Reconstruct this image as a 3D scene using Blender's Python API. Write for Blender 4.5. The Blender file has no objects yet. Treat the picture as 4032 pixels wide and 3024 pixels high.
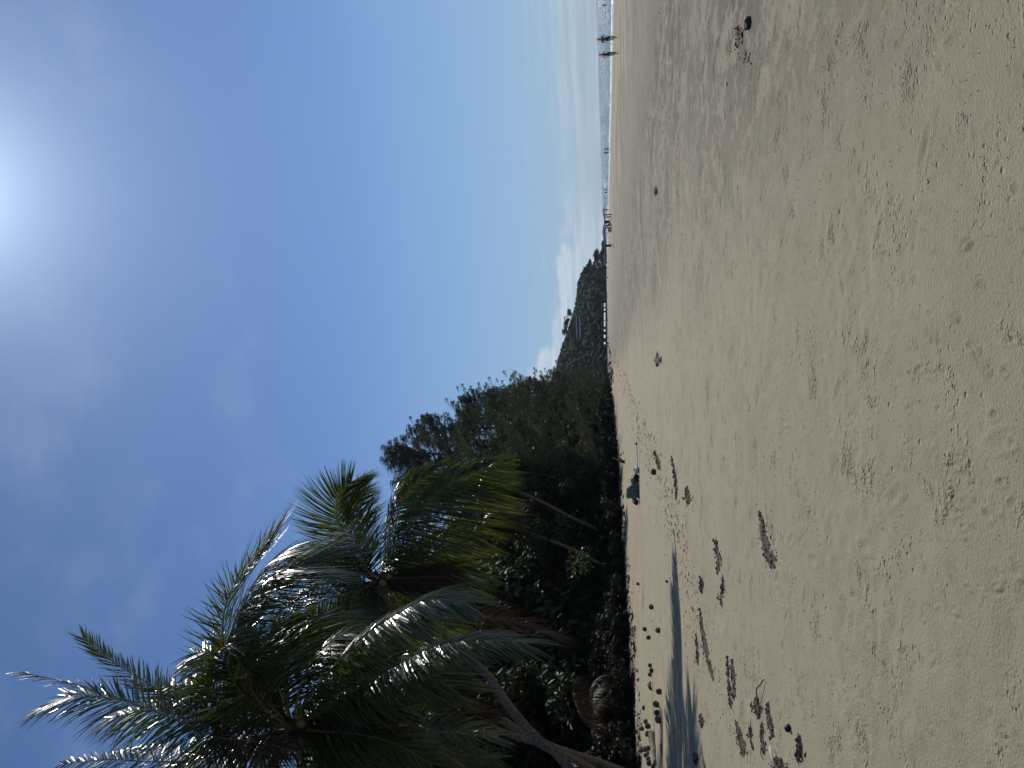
import bpy, bmesh, math, random
import numpy as np
from mathutils import Vector, Matrix, Quaternion, noise

random.seed(7); np.random.seed(7)
S = bpy.context.scene
COL = S.collection

# ------------------------------------------------------------------ camera
# the phone was held upright, the picture file lies on its side: world up points to the picture's left
FPX = 3030.0
CAMZ = 1.62
PITCH = math.atan(377.0/FPX); ROLL = math.radians(1.87)
fwd = Vector((0, math.cos(PITCH), math.sin(PITCH)))
r0 = Vector((1, 0, 0)); u0 = r0.cross(fwd)
rgt = (r0*math.cos(ROLL) - u0*math.sin(ROLL)).normalized()
upv = rgt.cross(fwd).normalized()
cam = bpy.data.cameras.new('camera'); camo = bpy.data.objects.new('camera', cam); COL.objects.link(camo)
cam.sensor_fit = 'HORIZONTAL'; cam.sensor_width = 36; cam.lens = 36*FPX/4032; cam.clip_start = .05; cam.clip_end = 40000
CX, CY, CZ = -upv, rgt, -fwd
camo.matrix_world = Matrix(((CX.x, CY.x, CZ.x, 0), (CX.y, CY.y, CZ.y, 0), (CX.z, CY.z, CZ.z, CAMZ), (0, 0, 0, 1)))
S.camera = camo

def ray(ix, iy):
    return fwd + CX*((ix-2016)/FPX) - CY*((iy-1512)/FPX)
def at(ix, iy, Y):
    d = ray(ix, iy); return Vector((d.x/d.y*Y, Y, CAMZ + d.z/d.y*Y))

# ------------------------------------------------------------------ sun, sky, exposure
sd = ray(-300, 740).normalized()
SUN_EL = math.asin(sd.z); SUN_AZ = math.atan2(sd.x, sd.y)
sl = bpy.data.lights.new('sun', 'SUN'); sl.energy = 4.9; sl.angle = math.radians(.53); sl.color = (1, .955, .88)
so = bpy.data.objects.new('sun', sl); COL.objects.link(so)
so.rotation_euler = sd.to_track_quat('Z', 'Y').to_euler(); so.location = (20, 20, 60)
W = bpy.data.worlds.new('World'); S.world = W; W.use_nodes = True
nt = W.node_tree; N = nt.nodes; L = nt.links
for n in list(N): N.remove(n)
wo = N.new('ShaderNodeOutputWorld'); bg = N.new('ShaderNodeBackground'); bg.inputs[1].default_value = .082
sky = N.new('ShaderNodeTexSky'); sky.sky_type = 'NISHITA'; sky.sun_disc = False
sky.sun_elevation = SUN_EL; sky.sun_rotation = SUN_AZ
sky.air_density = 1.0; sky.dust_density = .18; sky.ozone_density = 4.0; sky.altitude = 0
def wmath(op, a, b=None, c=None, clamp=False):
    m = N.new('ShaderNodeMath'); m.operation = op; m.use_clamp = clamp
    for i, v in enumerate((a, b, c)):
        if v is None: continue
        if isinstance(v, (int, float)): m.inputs[i].default_value = v
        else: L.new(v, m.inputs[i])
    return m.outputs[0]
tc = N.new('ShaderNodeTexCoord'); sx = N.new('ShaderNodeSeparateXYZ'); L.new(tc.outputs['Generated'], sx.inputs[0])
X_, Y_, Z_ = sx.outputs
el = wmath('ARCTAN2', Z_, wmath('SQRT', wmath('ADD', wmath('MULTIPLY', X_, X_), wmath('MULTIPLY', Y_, Y_))))
az = wmath('ARCTAN2', X_, Y_)
def wnoise(sa, se, scale, detail, off=0, rough=.6):
    cx = N.new('ShaderNodeCombineXYZ'); L.new(wmath('MULTIPLY', az, sa), cx.inputs[0]); L.new(wmath('MULTIPLY', el, se), cx.inputs[1]); cx.inputs[2].default_value = off
    n = N.new('ShaderNodeTexNoise'); L.new(cx.outputs[0], n.inputs['Vector']); n.inputs['Scale'].default_value = scale
    n.inputs['Detail'].default_value = detail; n.inputs['Roughness'].default_value = rough; return n.outputs['Fac']
def wmr(v, a, b, c, d, kind='SMOOTHSTEP'):
    m = N.new('ShaderNodeMapRange'); m.interpolation_type = kind
    L.new(v, m.inputs[0])
    for i, q in enumerate((a, b, c, d)): m.inputs[i+1].default_value = q
    return m.outputs[0]
# low band of thin cloud over the horizon with a ragged upper edge, wisps above it
edge = wmath('ADD', el, wmath('MULTIPLY', wmath('SUBTRACT', wnoise(2.2, 3, 3.0, 6, 3.1), .5), -.16))
band = wmr(edge, .03, .088, 1, 0)
streak = wmr(wnoise(3, 45, 2.2, 6, 1.3), .36, .64, .12, 1)
wis = wmath('MULTIPLY', wmr(wnoise(5, 90, 1.6, 6, 9.7, .7), .52, .72, 0, .55), wmr(el, .05, .17, 1, 0))
# a whiter bank to the right of the headland
bk = wmath('MULTIPLY', wmr(wmath('ABSOLUTE', wmath('SUBTRACT', az, .10)), .06, .20, 1, 0), wmr(wmath('ADD', edge, wmath('MULTIPLY', wnoise(9, 26, 1.5, 5, 4.2), .03)), .074, .092, 1, 0))
bk = wmath('MULTIPLY', bk, wmr(wnoise(4, 55, 2.0, 6, 7.7), .34, .60, .30, 1))
cl = wmath('MAXIMUM', wmath('MULTIPLY', wmath('ADD', wmath('MULTIPLY', band, streak), wis, clamp=True), .48), bk)
hi = wmath('MULTIPLY', wmr(wnoise(1.6, 2.6, 1.9, 7, 5.5, .62), .48, .80, 0, .16), wmr(el, .1, .3, 0, 1))
cl2 = wmath('MULTIPLY', wmath('MAXIMUM', wmath('MULTIPLY', cl, .80), hi), 1.0)
# paler blue air toward the horizon, bright ring of scattered light round the sun
hz_ = N.new('ShaderNodeMix'); hz_.data_type = 'RGBA'; L.new(wmr(el, -.02, .40, .74, 0), hz_.inputs[0]); tn = N.new('ShaderNodeVectorMath'); tn.operation = 'MULTIPLY'; L.new(sky.outputs[0], tn.inputs[0]); tn.inputs[1].default_value = (.93, 1.08, 1.30)
L.new(tn.outputs[0], hz_.inputs[6]); hz_.inputs[7].default_value = (4.6, 6.9, 9.9, 1)
dt = N.new('ShaderNodeVectorMath'); dt.operation = 'DOT_PRODUCT'; L.new(tc.outputs['Generated'], dt.inputs[0]); dt.inputs[1].default_value = tuple(sd)
ang = wmath('ARCCOSINE', dt.outputs['Value'])
glow = wmath('ADD', wmath('MULTIPLY', wmath('EXPONENT', wmath('MULTIPLY', ang, -16)), 20), wmath('MULTIPLY', wmath('EXPONENT', wmath('MULTIPLY', ang, -5.5)), 1.1))
gs = N.new('ShaderNodeVectorMath'); gs.operation = 'SCALE'; gs.inputs[0].default_value = (.70, .88, 1.0); L.new(glow, gs.inputs['Scale'])
ga = N.new('ShaderNodeVectorMath'); ga.operation = 'ADD'; L.new(hz_.outputs[2], ga.inputs[0]); L.new(gs.outputs[0], ga.inputs[1])
mx = N.new('ShaderNodeMix'); mx.data_type = 'RGBA'; L.new(cl2, mx.inputs[0])
L.new(ga.outputs[0], mx.inputs[6]); mx.inputs[7].default_value = (10.2, 11.4, 12.6, 1)
L.new(mx.outputs[2], bg.inputs[0]); L.new(bg.outputs[0], wo.inputs[0])
S.view_settings.view_transform = 'Standard'; S.view_settings.look = 'None'; S.view_settings.gamma = 1
S.view_settings.use_curve_mapping = False; S.view_settings.exposure = -.42
S.render.engine = 'CYCLES'
S.cycles.max_bounces = 6; S.cycles.transparent_max_bounces = 8
S.cycles.sample_clamp_indirect = 4

# ------------------------------------------------------------------ helpers
def lerp(a, b, t): return a+(b-a)*t
def interp(tab, x):
    if x <= tab[0][0]: return tab[0][1]
    for (a, va), (b, vb) in zip(tab, tab[1:]):
        if x <= b:
            return va+(vb-va)*(x-a)/(b-a)
    return tab[-1][1]
def tag(o, label=None, cat=None, group=None, kind=None):
    if label: o['label'] = label
    if cat: o['category'] = cat
    if group: o['group'] = group
    if kind: o['kind'] = kind
    return o
def empty(name, loc=(0, 0, 0), rz=0):
    o = bpy.data.objects.new(name, None); COL.objects.link(o); o.location = loc; o.rotation_euler = (0, 0, rz); o.empty_display_size = .2; return o
def mesh_obj(name, verts, faces, mat, parent=None, smooth=False, mats=None, fm=None):
    me = bpy.data.meshes.new(name); me.from_pydata([tuple(v) for v in verts], [], faces)
    for m in (mats or [mat]): me.materials.append(m)
    if fm is not None: me.polygons.foreach_set('material_index', fm)
    if smooth: me.polygons.foreach_set('use_smooth', [True]*len(me.polygons))
    me.update()
    o = bpy.data.objects.new(name, me); COL.objects.link(o)
    if parent: o.parent = parent
    return o
class MB:
    """collects shapes for one mesh"""
    def __init__(s): s.v = []; s.f = []; s.m = []
    def add(s, vs, fs, m=0):
        k = len(s.v); s.v += [Vector(v) for v in vs]; s.f += [tuple(i+k for i in f) for f in fs]; s.m += [m]*len(fs)
    def box(s, c, d, rot=None, m=0):
        R = rot or Matrix.Identity(3)
        vs = [Vector(c)+R @ Vector((x*d[0]/2, y*d[1]/2, z*d[2]/2)) for z in (-1, 1) for y in (-1, 1) for x in (-1, 1)]
        s.add(vs, [(0, 2, 3, 1), (4, 5, 7, 6), (0, 1, 5, 4), (2, 6, 7, 3), (0, 4, 6, 2), (1, 3, 7, 5)], m)
    def tube(s, pts, rads, n=8, m=0, cap=True):
        pts = [Vector(p) for p in pts]
        if isinstance(rads, (int, float)): rads = [rads]*len(pts)
        vs = []; fs = []; ref = None
        for i, p in enumerate(pts):
            t = (pts[min(i+1, len(pts)-1)]-pts[max(i-1, 0)]).normalized()
            if ref is None:
                ref = Vector((0, 0, 1)) if abs(t.z) < .9 else Vector((1, 0, 0))
            a = (ref-t*ref.dot(t)).normalized(); b = t.cross(a); ref = a
            for k in range(n):
                q = 2*math.pi*k/n; vs.append(p+(a*math.cos(q)+b*math.sin(q))*rads[i])
        for i in range(len(pts)-1):
            for k in range(n):
                k2 = (k+1) % n; fs.append((i*n+k, i*n+k2, (i+1)*n+k2, (i+1)*n+k))
        if cap: fs += [tuple(reversed(range(n))), tuple((len(pts)-1)*n+k for k in range(n))]
        s.add(vs, fs, m)
    def ball(s, c, r, nu=10, nv=7, m=0, jit=0, sd=0, rot=None):
        if isinstance(r, (int, float)): r = (r, r, r)
        c = Vector(c); vs = []; fs = []
        for j in range(nv+1):
            th = math.pi*j/nv
            for i in range(nu):
                ph = 2*math.pi*i/nu
                d = Vector((math.sin(th)*math.cos(ph), math.sin(th)*math.sin(ph), math.cos(th)))
                k = 1+jit*noise.noise(d*1.7+Vector((sd, sd*1.3, 0)))
                q = Vector((d.x*r[0], d.y*r[1], d.z*r[2]))*k
                if rot: q = rot @ q
                vs.append(c+q)
        for j in range(nv):
            for i in range(nu):
                i2 = (i+1) % nu; fs.append((j*nu+i, (j+1)*nu+i, (j+1)*nu+i2, j*nu+i2))
        s.add(vs, fs, m)
    def torus(s, c, R, r, axis, n=20, k=5, m=0):
        ax = Vector(axis).normalized(); a = ax.orthogonal().normalized(); b = ax.cross(a)
        s.tube([Vector(c)+(a*math.cos(q)+b*math.sin(q))*R for q in [2*math.pi*i/n for i in range(n+1)]], r, k, m, False)
    def build(s, name, mat, parent=None, smooth=True, mats=None):
        return mesh_obj(name, s.v, s.f, mat, parent, smooth, mats, s.m if mats else None)
def copy_tree(o, parent=None):
    c = o.copy(); COL.objects.link(c); c.parent = parent
    for ch in list(o.children): copy_tree(ch, c)
    return c

def mat(name, base, rough=.6, spec=.5, noise_s=0, var=.25, bump=0, bump_s=20, metal=0, trans=None, coat=0):
    m = bpy.data.materials.new(name); m.use_nodes = True; t = m.node_tree; p = t.nodes['Principled BSDF']
    p.inputs['Base Color'].default_value = (*base, 1); p.inputs['Roughness'].default_value = rough
    p.inputs['Specular IOR Level'].default_value = spec; p.inputs['Metallic'].default_value = metal
    if coat: p.inputs['Coat Weight'].default_value = coat
    tcn = t.nodes.new('ShaderNodeTexCoord')
    if noise_s:
        n = t.nodes.new('ShaderNodeTexNoise'); n.inputs['Scale'].default_value = noise_s; n.inputs['Detail'].default_value = 5
        t.links.new(tcn.outputs['Object'], n.inputs['Vector'])
        r = t.nodes.new('ShaderNodeValToRGB'); r.color_ramp.elements[0].position = .3; r.color_ramp.elements[1].position = .7
        r.color_ramp.elements[0].color = (*[c*(1-var) for c in base], 1); r.color_ramp.elements[1].color = (*[min(1, c*(1+var)) for c in base], 1)
        t.links.new(n.outputs['Fac'], r.inputs[0]); t.links.new(r.outputs[0], p.inputs['Base Color'])
    if bump:
        n = t.nodes.new('ShaderNodeTexNoise'); n.inputs['Scale'].default_value = bump_s; n.inputs['Detail'].default_value = 6
        t.links.new(tcn.outputs['Object'], n.inputs['Vector'])
        b = t.nodes.new('ShaderNodeBump'); b.inputs['Strength'].default_value = bump; b.inputs['Distance'].default_value = .02
        t.links.new(n.outputs['Fac'], b.inputs['Height']); t.links.new(b.outputs[0], p.inputs['Normal'])
    if trans:
        tr = t.nodes.new('ShaderNodeBsdfTranslucent'); tr.inputs[0].default_value = (*trans[0], 1)
        mx = t.nodes.new('ShaderNodeMixShader'); mx.inputs[0].default_value = trans[1]
        t.links.new(p.outputs[0], mx.inputs[1]); t.links.new(tr.outputs[0], mx.inputs[2])
        t.links.new(mx.outputs[0], t.nodes['Material Output'].inputs[0])
    return m
def leafmat(name, base, tcol, tw, rough=.38, var=.5, scale=1.2):
    """leaf: hue varies from leaf to leaf"""
    m = mat(name, base, rough, .5, 0, 0, trans=(tcol, tw)); t = m.node_tree; p = t.nodes['Principled BSDF']
    g = t.nodes.new('ShaderNodeNewGeometry'); tcn = t.nodes.new('ShaderNodeTexCoord')
    n = t.nodes.new('ShaderNodeTexNoise'); n.inputs['Scale'].default_value = scale; n.inputs['Detail'].default_value = 3
    t.links.new(tcn.outputs['Object'], n.inputs['Vector'])
    a = t.nodes.new('ShaderNodeMath'); a.operation = 'ADD'; t.links.new(g.outputs['Random Per Island'], a.inputs[0]); t.links.new(n.outputs['Fac'], a.inputs[1])
    r = t.nodes.new('ShaderNodeMapRange'); r.inputs[1].default_value = .3; r.inputs[2].default_value = 1.5; r.inputs[3].default_value = 1-var; r.inputs[4].default_value = 1+var
    t.links.new(a.outputs[0], r.inputs[0])
    for sock, c in ((p.inputs['Base Color'], base), (t.nodes['Translucent BSDF'].inputs[0], tcol)):
        v = t.nodes.new('ShaderNodeVectorMath'); v.operation = 'SCALE'; v.inputs[0].default_value = c
        t.links.new(r.outputs[0], v.inputs['Scale']); t.links.new(v.outputs[0], sock)
    return m

# ------------------------------------------------------------------ terrain
SEA = -1.10
VEG = [(-60, -14), (0, -14), (14, -13), (22, -14.5), (30, -16), (36, -15.5), (42, -13.2), (52, -11.3), (64, -9), (80, -6.5), (98, -5), (130, -3.2), (160, -2.4), (280, 0), (450, 10), (600, 40), (750, 80), (860, 125), (1000, 150), (6000, 150)]
SHO = [(-400, 40), (0, 50), (100, 56), (200, 62), (315, 72), (409, 77), (600, 90), (750, 108), (860, 138), (900, 150), (1000, 152), (6000, 152)]
PROF = [(-60, 1.5), (-12, 1.25), (-3, 1.1), (0, .95), (2.5, .62), (6, .34), (12, .12), (18, 0), (28, -.10)]
vy = np.array(VEG, float); sy = np.array(SHO, float); py_ = np.array(PROF, float)
def terr(x, y):
    x = np.asarray(x, float); y = np.asarray(y, float)
    xv = np.interp(y, vy[:, 0], vy[:, 1]); xs = np.interp(y, sy[:, 0], sy[:, 1])
    e = x-xv; w = np.maximum(xs-xv, 2.0)
    k = np.minimum(1, w/60.)
    z = np.interp(e/k, py_[:, 0], py_[:, 1])
    t = np.clip((e-28*k)/np.maximum(w-28*k, .5), 0, None)
    z2 = -.10-(SEA*-1-.10)*np.minimum(t, 1.6)**1.35
    z = np.where(e > 28*k, z2, z)
    return z
def tz(x, y): return float(terr(x, y))
def ground(ix, iy, dz=0):
    d = ray(ix, iy); d = d/d.y; Y = 1.5; step = .25
    while Y < 3000:
        p = Vector((d.x*Y, Y, CAMZ+d.z*Y))
        if p.z <= tz(p.x, Y)+dz:
            lo, hi_ = Y-step, Y
            for _ in range(18):
                mid = (lo+hi_)/2
                if CAMZ+d.z*mid <= tz(d.x*mid, mid)+dz: hi_ = mid
                else: lo = mid
            Y = hi_; return Vector((d.x*Y, Y, tz(d.x*Y, Y)))
        step = max(.1, Y*.01); Y += step
    return Vector((d.x*900, 900, 0))

def fbm(x, y, s, o=4, seed=0, gain=.5):
    """cheap value noise"""
    out = np.zeros_like(x); a = 1; f = 1/s
    rs = np.random.RandomState(seed)
    for k in range(o):
        T = rs.rand(256, 256); X = x*f+37.1*k; Y = y*f+11.7*k
        xi = np.floor(X).astype(int); yi = np.floor(Y).astype(int); fx = X-xi; fy = Y-yi
        fx = fx*fx*(3-2*fx); fy = fy*fy*(3-2*fy)
        g = lambda i, j: T[(xi+i) % 256, (yi+j) % 256]
        out += a*((g(0, 0)*(1-fx)+g(1, 0)*fx)*(1-fy)+(g(0, 1)*(1-fx)+g(1, 1)*fx)*fy-.5)
        a *= gain; f *= 2.03
    return out

def make_ground():
    r = [0.6]
    while r[-1] < 13: r.append(r[-1]*1.005+.002)
    while r[-1] < 45: r.append(r[-1]*1.0085)
    while r[-1] < 3900: r.append(r[-1]*1.03)
    r = np.array(r)
    a = np.concatenate([np.linspace(-math.pi, -.62, 40)[:-1], np.linspace(-.62, .62, 620), np.linspace(.62, math.pi, 40)[1:-1]])
    R, A = np.meshgrid(r, a, indexing='ij')
    X = R*np.sin(A); Y = R*np.cos(A)
    Z = terr(X, Y)
    # gentle undulation, low sand ridges near the trees
    Z += fbm(X, Y, 9, 3, 1)*.02*np.clip(R/9, 0, 1)
    e = X-np.interp(Y, vy[:, 0], vy[:, 1])
    Z += fbm(X, Y*.6, 1.6, 3, 2)*.13*np.clip(1-np.abs(e-1.5)/5, 0, 1)
    near = np.clip(1-(R-14)/20, 0, 1)
    patch = np.clip(fbm(X, Y, 1.7, 3, 5)*2.6+.1, 0, 1)
    Z += near*fbm(X, Y, .16, 3, 6)*.016*patch
    Z += near*fbm(X, Y, .5, 2, 9)*.004
    # foot prints and scuffs
    rs = random.Random(3)
    def dent(px, py, l, w, ang, dep):
        ca, sa = math.cos(ang), math.sin(ang)
        m = (np.abs(X-px) < l*2.2) & (np.abs(Y-py) < l*2.2)
        if not m.any(): return
        dx = X[m]-px; dy = Y[m]-py; u = (dx*ca+dy*sa)/l; v = (-dx*sa+dy*ca)/w; q = u*u+v*v
        Z[m] += -dep*np.exp(-q*1.6)+dep*.55*np.exp(-(np.sqrt(q)-1.5)**2*5)
    for (x0, y0, ang, n) in [(-.4, 3.2, 1.9, 9), (1.6, 3.6, 2.4, 10), (2.6, 6, 1.2, 14), (-3, 7, .9, 14), (.8, 9, 1.7, 16), (-5, 11, 1.2, 12), (4, 12, 1.4, 18), (-1.8, 4.5, .4, 8), (-.2, 5.8, 2.7, 9)]:
        x, y = x0, y0
        for i in range(n):
            s = .12*(1 if i % 2 else -1)
            dent(x-math.sin(ang)*s, y+math.cos(ang)*s, .10, .035, ang+rs.uniform(-.2, .2), rs.uniform(.004, .010))
            x += math.cos(ang)*.62+rs.uniform(-.05, .05); y += math.sin(ang)*.62+rs.uniform(-.05, .05); ang += rs.uniform(-.06, .06)
    for i in range(420):
        rr = 2.2+22*rs.random()**1.4; aa = rs.uniform(-.6, .6)
        dent(rr*math.sin(aa), rr*math.cos(aa), rs.uniform(.012, .05), rs.uniform(.008, .018), rs.uniform(0, 3.1), rs.uniform(.003, .009))
    for c in range(60):
        rr = 2.1+16*rs.random()**1.2; aa = rs.uniform(-.6, .6); cx_, cy_ = rr*math.sin(aa), rr*math.cos(aa); sp_ = rs.uniform(.08, .28)
        for i in range(rs.randint(7, 22)):
            dent(cx_+rs.gauss(0, sp_), cy_+rs.gauss(0, sp_*1.3), rs.uniform(.012, .035)*(1+rr*.05), rs.uniform(.008, .016)*(1+rr*.05), rs.uniform(.4, 2.2), rs.uniform(.005, .012))
    # small raised pellets and lumps
    for i in range(500):
        rr = 2.0+16*rs.random()**1.3; aa = rs.uniform(-.6, .6)
        dent(rr*math.sin(aa), rr*math.cos(aa), rs.uniform(.014, .03), rs.uniform(.012, .022), rs.uniform(0, 3.1), -rs.uniform(.006, .014))
    nr, na = len(r), len(a)
    V = np.stack([X.ravel(), Y.ravel(), Z.ravel()], 1)
    i = np.arange(nr-1)[:, None]*na; j = np.arange(na-1)[None, :]
    q = np.stack([i+j, i+na+j, i+na+j+1, i+j+1], -1).reshape(-1, 4)
    # close the seam behind the camera and the hole under it
    i1 = np.arange(nr-1)*na
    q = np.concatenate([q, np.stack([i1+na-1, i1+2*na-1, i1+na, i1], 1)])
    me = bpy.data.meshes.new('sand_beach')
    me.vertices.add(len(V)+1); me.vertices.foreach_set('co', np.concatenate([V, [[0, 0, float(terr(0, 0))]]]).ravel())
    nl = len(q)*4+na*3; me.loops.add(nl); me.polygons.add(len(q)+na)
    fan = np.stack([np.full(na, len(V)), np.arange(na), (np.arange(na)+1) % na], 1)[:, [0, 2, 1]]
    me.loops.foreach_set('vertex_index', np.concatenate([q[:, ::-1].ravel(), fan[:, ::-1].ravel()]).astype(np.int32))
    ls = np.concatenate([np.arange(len(q))*4, len(q)*4+np.arange(na)*3]).astype(np.int32)
    me.polygons.foreach_set('loop_start', ls); me.polygons.foreach_set('loop_total', np.concatenate([np.full(len(q), 4), np.full(na, 3)]).astype(np.int32))
    me.polygons.foreach_set('use_smooth', [True]*(len(q)+na))
    me.update(); me.validate()
    # leaf litter with painted tree shade at the bank foot, and how damp
    xs = np.interp(Y, sy[:, 0], sy[:, 1])
    lit_and_shade = np.clip((-e+1.5)/1.4+fbm(X, Y, 1.3, 3, 12)*1.2, 0, 1)
    wet = np.clip((X-xs+19)/16, 0, 1)
    for nm, arr in (('litter_shade', lit_and_shade), ('shore', X-xs), ('berm', e)):
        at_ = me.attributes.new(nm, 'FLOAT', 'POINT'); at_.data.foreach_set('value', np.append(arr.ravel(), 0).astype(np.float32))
    o = bpy.data.objects.new('sand_beach', me); COL.objects.link(o); tag(o, 'wide beach of pale brown sand with scattered marks', kind='structure')
    m = bpy.data.materials.new('sand'); m.use_nodes = True; me.materials.append(m)
    t = m.node_tree; p = t.nodes['Principled BSDF']; nn = t.nodes; lk = t.links
    tcn = nn.new('ShaderNodeTexCoord')
    def nz(scale, det=4, vec=None, rough=.55, mp=None):
        n = nn.new('ShaderNodeTexNoise'); n.inputs['Scale'].default_value = scale; n.inputs['Detail'].default_value = det; n.inputs['Roughness'].default_value = rough
        if mp:
            q_ = nn.new('ShaderNodeMapping'); q_.inputs['Scale'].default_value = mp; lk.new(tcn.outputs['Object'], q_.inputs[0]); lk.new(q_.outputs[0], n.inputs['Vector'])
        else: lk.new(tcn.outputs['Object'], n.inputs['Vector'])
        return n.outputs['Fac']
    def mth(op, a_, b_=None, clamp=False):
        n = nn.new('ShaderNodeMath'); n.operation = op; n.use_clamp = clamp
        for k, v in enumerate((a_, b_)):
            if v is None: continue
            if isinstance(v, (int, float)): n.inputs[k].default_value = v
            else: lk.new(v, n.inputs[k])
        return n.outputs[0]
    def mr(v, a_, b_, c_=0, d_=1):
        n = nn.new('ShaderNodeMapRange'); n.interpolation_type = 'SMOOTHSTEP'; lk.new(v, n.inputs[0])
        for k, q_ in enumerate((a_, b_, c_, d_)): n.inputs[k+1].default_value = q_
        return n.outputs[0]
    def mixc(f, c1, c2):
        n = nn.new('ShaderNodeMix'); n.data_type = 'RGBA'
        if isinstance(f, float): n.inputs[0].default_value = f
        else: lk.new(f, n.inputs[0])
        for k, c in ((6, c1), (7, c2)):
            if isinstance(c, tuple): n.inputs[k].default_value = (*c, 1)
            else: lk.new(c, n.inputs[k])
        return n.outputs[2]
    def attr(nm):
        n = nn.new('ShaderNodeAttribute'); n.attribute_name = nm; return n.outputs['Fac']
    big = mr(nz(.35, 6, rough=.7), .25, .75); mid = mr(nz(2.3, 5), .3, .7)
    c = mixc(big, (.345, .300, .200), (.385, .337, .227))
    c = mixc(mth('MULTIPLY', mid, .22), c, (.265, .215, .150))
    # pink-grey stains
    c = mixc(mth('MULTIPLY', mr(nz(.8, 3), .52, .68), .22), c, (.26, .21, .145))
    # grain
    gr = mr(nz(260, 2), .2, .8); c = mixc(mth('MULTIPLY', gr, .22), c, (.16, .135, .10))
    sh = attr('shore'); be = attr('berm')
    # dark drifts of fine silt and litter lie in belts parallel to the shore
    sxyz = nn.new('ShaderNodeSeparateXYZ'); lk.new(tcn.outputs['Object'], sxyz.inputs[0])
    X0 = mth('ADD', sxyz.outputs[0], mth('MULTIPLY', mth('SUBTRACT', nz(.11, 3), .5), 7))
    st1 = nz(1, 9, rough=.80, mp=(.75, .55, 1)); st2 = nz(1, 6, rough=.75, mp=(.16, .20, 1)); st3 = nz(.13, 3); st4 = nz(1, 6, rough=.8, mp=(3.2, 2.0, 1))
    m1 = mth('MULTIPLY', mr(X0, .5, 5.5), mr(X0, 14, 10))
    c = mixc(mth('MULTIPLY', m1, .55), c, (.225, .195, .145))
    k1 = mth('MULTIPLY', mr(mth('ADD', mth('MULTIPLY', st1, .55), mth('MULTIPLY', st4, .45)), .468, .508), mr(st3, .35, .55, .45, 1))
    c = mixc(mth('MULTIPLY', mth('MULTIPLY', m1, k1), .92), c, (.115, .096, .072))
    m2 = mth('MULTIPLY', mr(X0, 8.5, 11), mr(X0, 19, 16))
    c = mixc(mth('MULTIPLY', m2, mr(st1, .38, .6, .95, .55)), c, (.185, .160, .125))
    m3 = mth('MULTIPLY', mr(X0, 15, 18), mr(X0, 33, 27))
    c = mixc(mth('MULTIPLY', m3, mr(st2, .45, .54, .1, .85)), c, (.165, .142, .112))
    m4 = mth('MULTIPLY', mr(X0, 30, 38), mr(sh, -16, -8, 1, 1))
    c = mixc(mth('MULTIPLY', m4, .5), c, (.22, .19, .15))
    wetl = mr(sh, -7, -1)
    c = mixc(mth('MULTIPLY', wetl, .5), c, (.19, .165, .13))
    # faint brown-grey blotches everywhere
    c = mixc(mth('MULTIPLY', mr(nz(3.5, 7, rough=.75), .52, .66), .24), c, (.17, .14, .105))
    c = mixc(mth('MULTIPLY', mr(nz(17, 4, rough=.7), .56, .66), .28), c, (.13, .105, .08))
    # specks of shell and char, also painted as shade in small pits
    vo = nn.new('ShaderNodeTexVoronoi'); vo.inputs['Scale'].default_value = 22; lk.new(tcn.outputs['Object'], vo.inputs['Vector'])
    sp = mth('MULTIPLY', mth('LESS_THAN', vo.outputs['Distance'], .085), mth('GREATER_THAN', nz(9, 2), .56))
    c = mixc(mth('MULTIPLY', sp, .75), c, (.06, .045, .035))
    lt = mth('MULTIPLY', attr('litter_shade'), mr(nz(6, 5), .25, .5, .6, 1))
    c = mixc(lt, c, mixc(mr(nz(14, 4), .35, .65), (.020, .016, .010), (.070, .050, .030)))  # litter colour also paints the trees' shade onto the sand
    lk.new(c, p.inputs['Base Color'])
    rg = nn.new('ShaderNodeMath'); rg.operation = 'SUBTRACT'; rg.inputs[0].default_value = .88; lk.new(mth('MULTIPLY', wetl, .45), rg.inputs[1]); lk.new(rg.outputs[0], p.inputs['Roughness'])
    p.inputs['Specular IOR Level'].default_value = .25
    h = mth('ADD', mth('MULTIPLY', nz(60, 5, rough=.7), .30), mth('MULTIPLY', nz(11, 7, rough=.75), mr(nz(2.6, 5, rough=.75), .57, .70, .10, 1.15)))
    v2 = nn.new('ShaderNodeTexVoronoi'); v2.inputs['Scale'].default_value = 11; lk.new(tcn.outputs['Object'], v2.inputs['Vector'])
    pit = mth('MULTIPLY', mr(v2.outputs['Distance'], .0, .22, -1, 0), mr(nz(2.7, 3), .48, .6, 0, 1))
    h = mth('ADD', h, mth('MULTIPLY', pit, .5))
    v3 = nn.new('ShaderNodeTexVoronoi'); v3.inputs['Scale'].default_value = 26; v3.inputs['Randomness'].default_value = 1; lk.new(tcn.outputs['Object'], v3.inputs['Vector'])
    h = mth('ADD', h, mth('MULTIPLY', mth('MULTIPLY', mr(v3.outputs['Distance'], .05, .34, -1, 0), mr(nz(1.3, 4, rough=.7), .53, .60, 0, 1)), .45))
    b = nn.new('ShaderNodeBump'); b.inputs['Strength'].default_value = 1; b.inputs['Distance'].default_value = .045
    lk.new(h, b.inputs['Height']); lk.new(b.outputs[0], p.inputs['Normal'])
    return o
make_ground()

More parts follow.
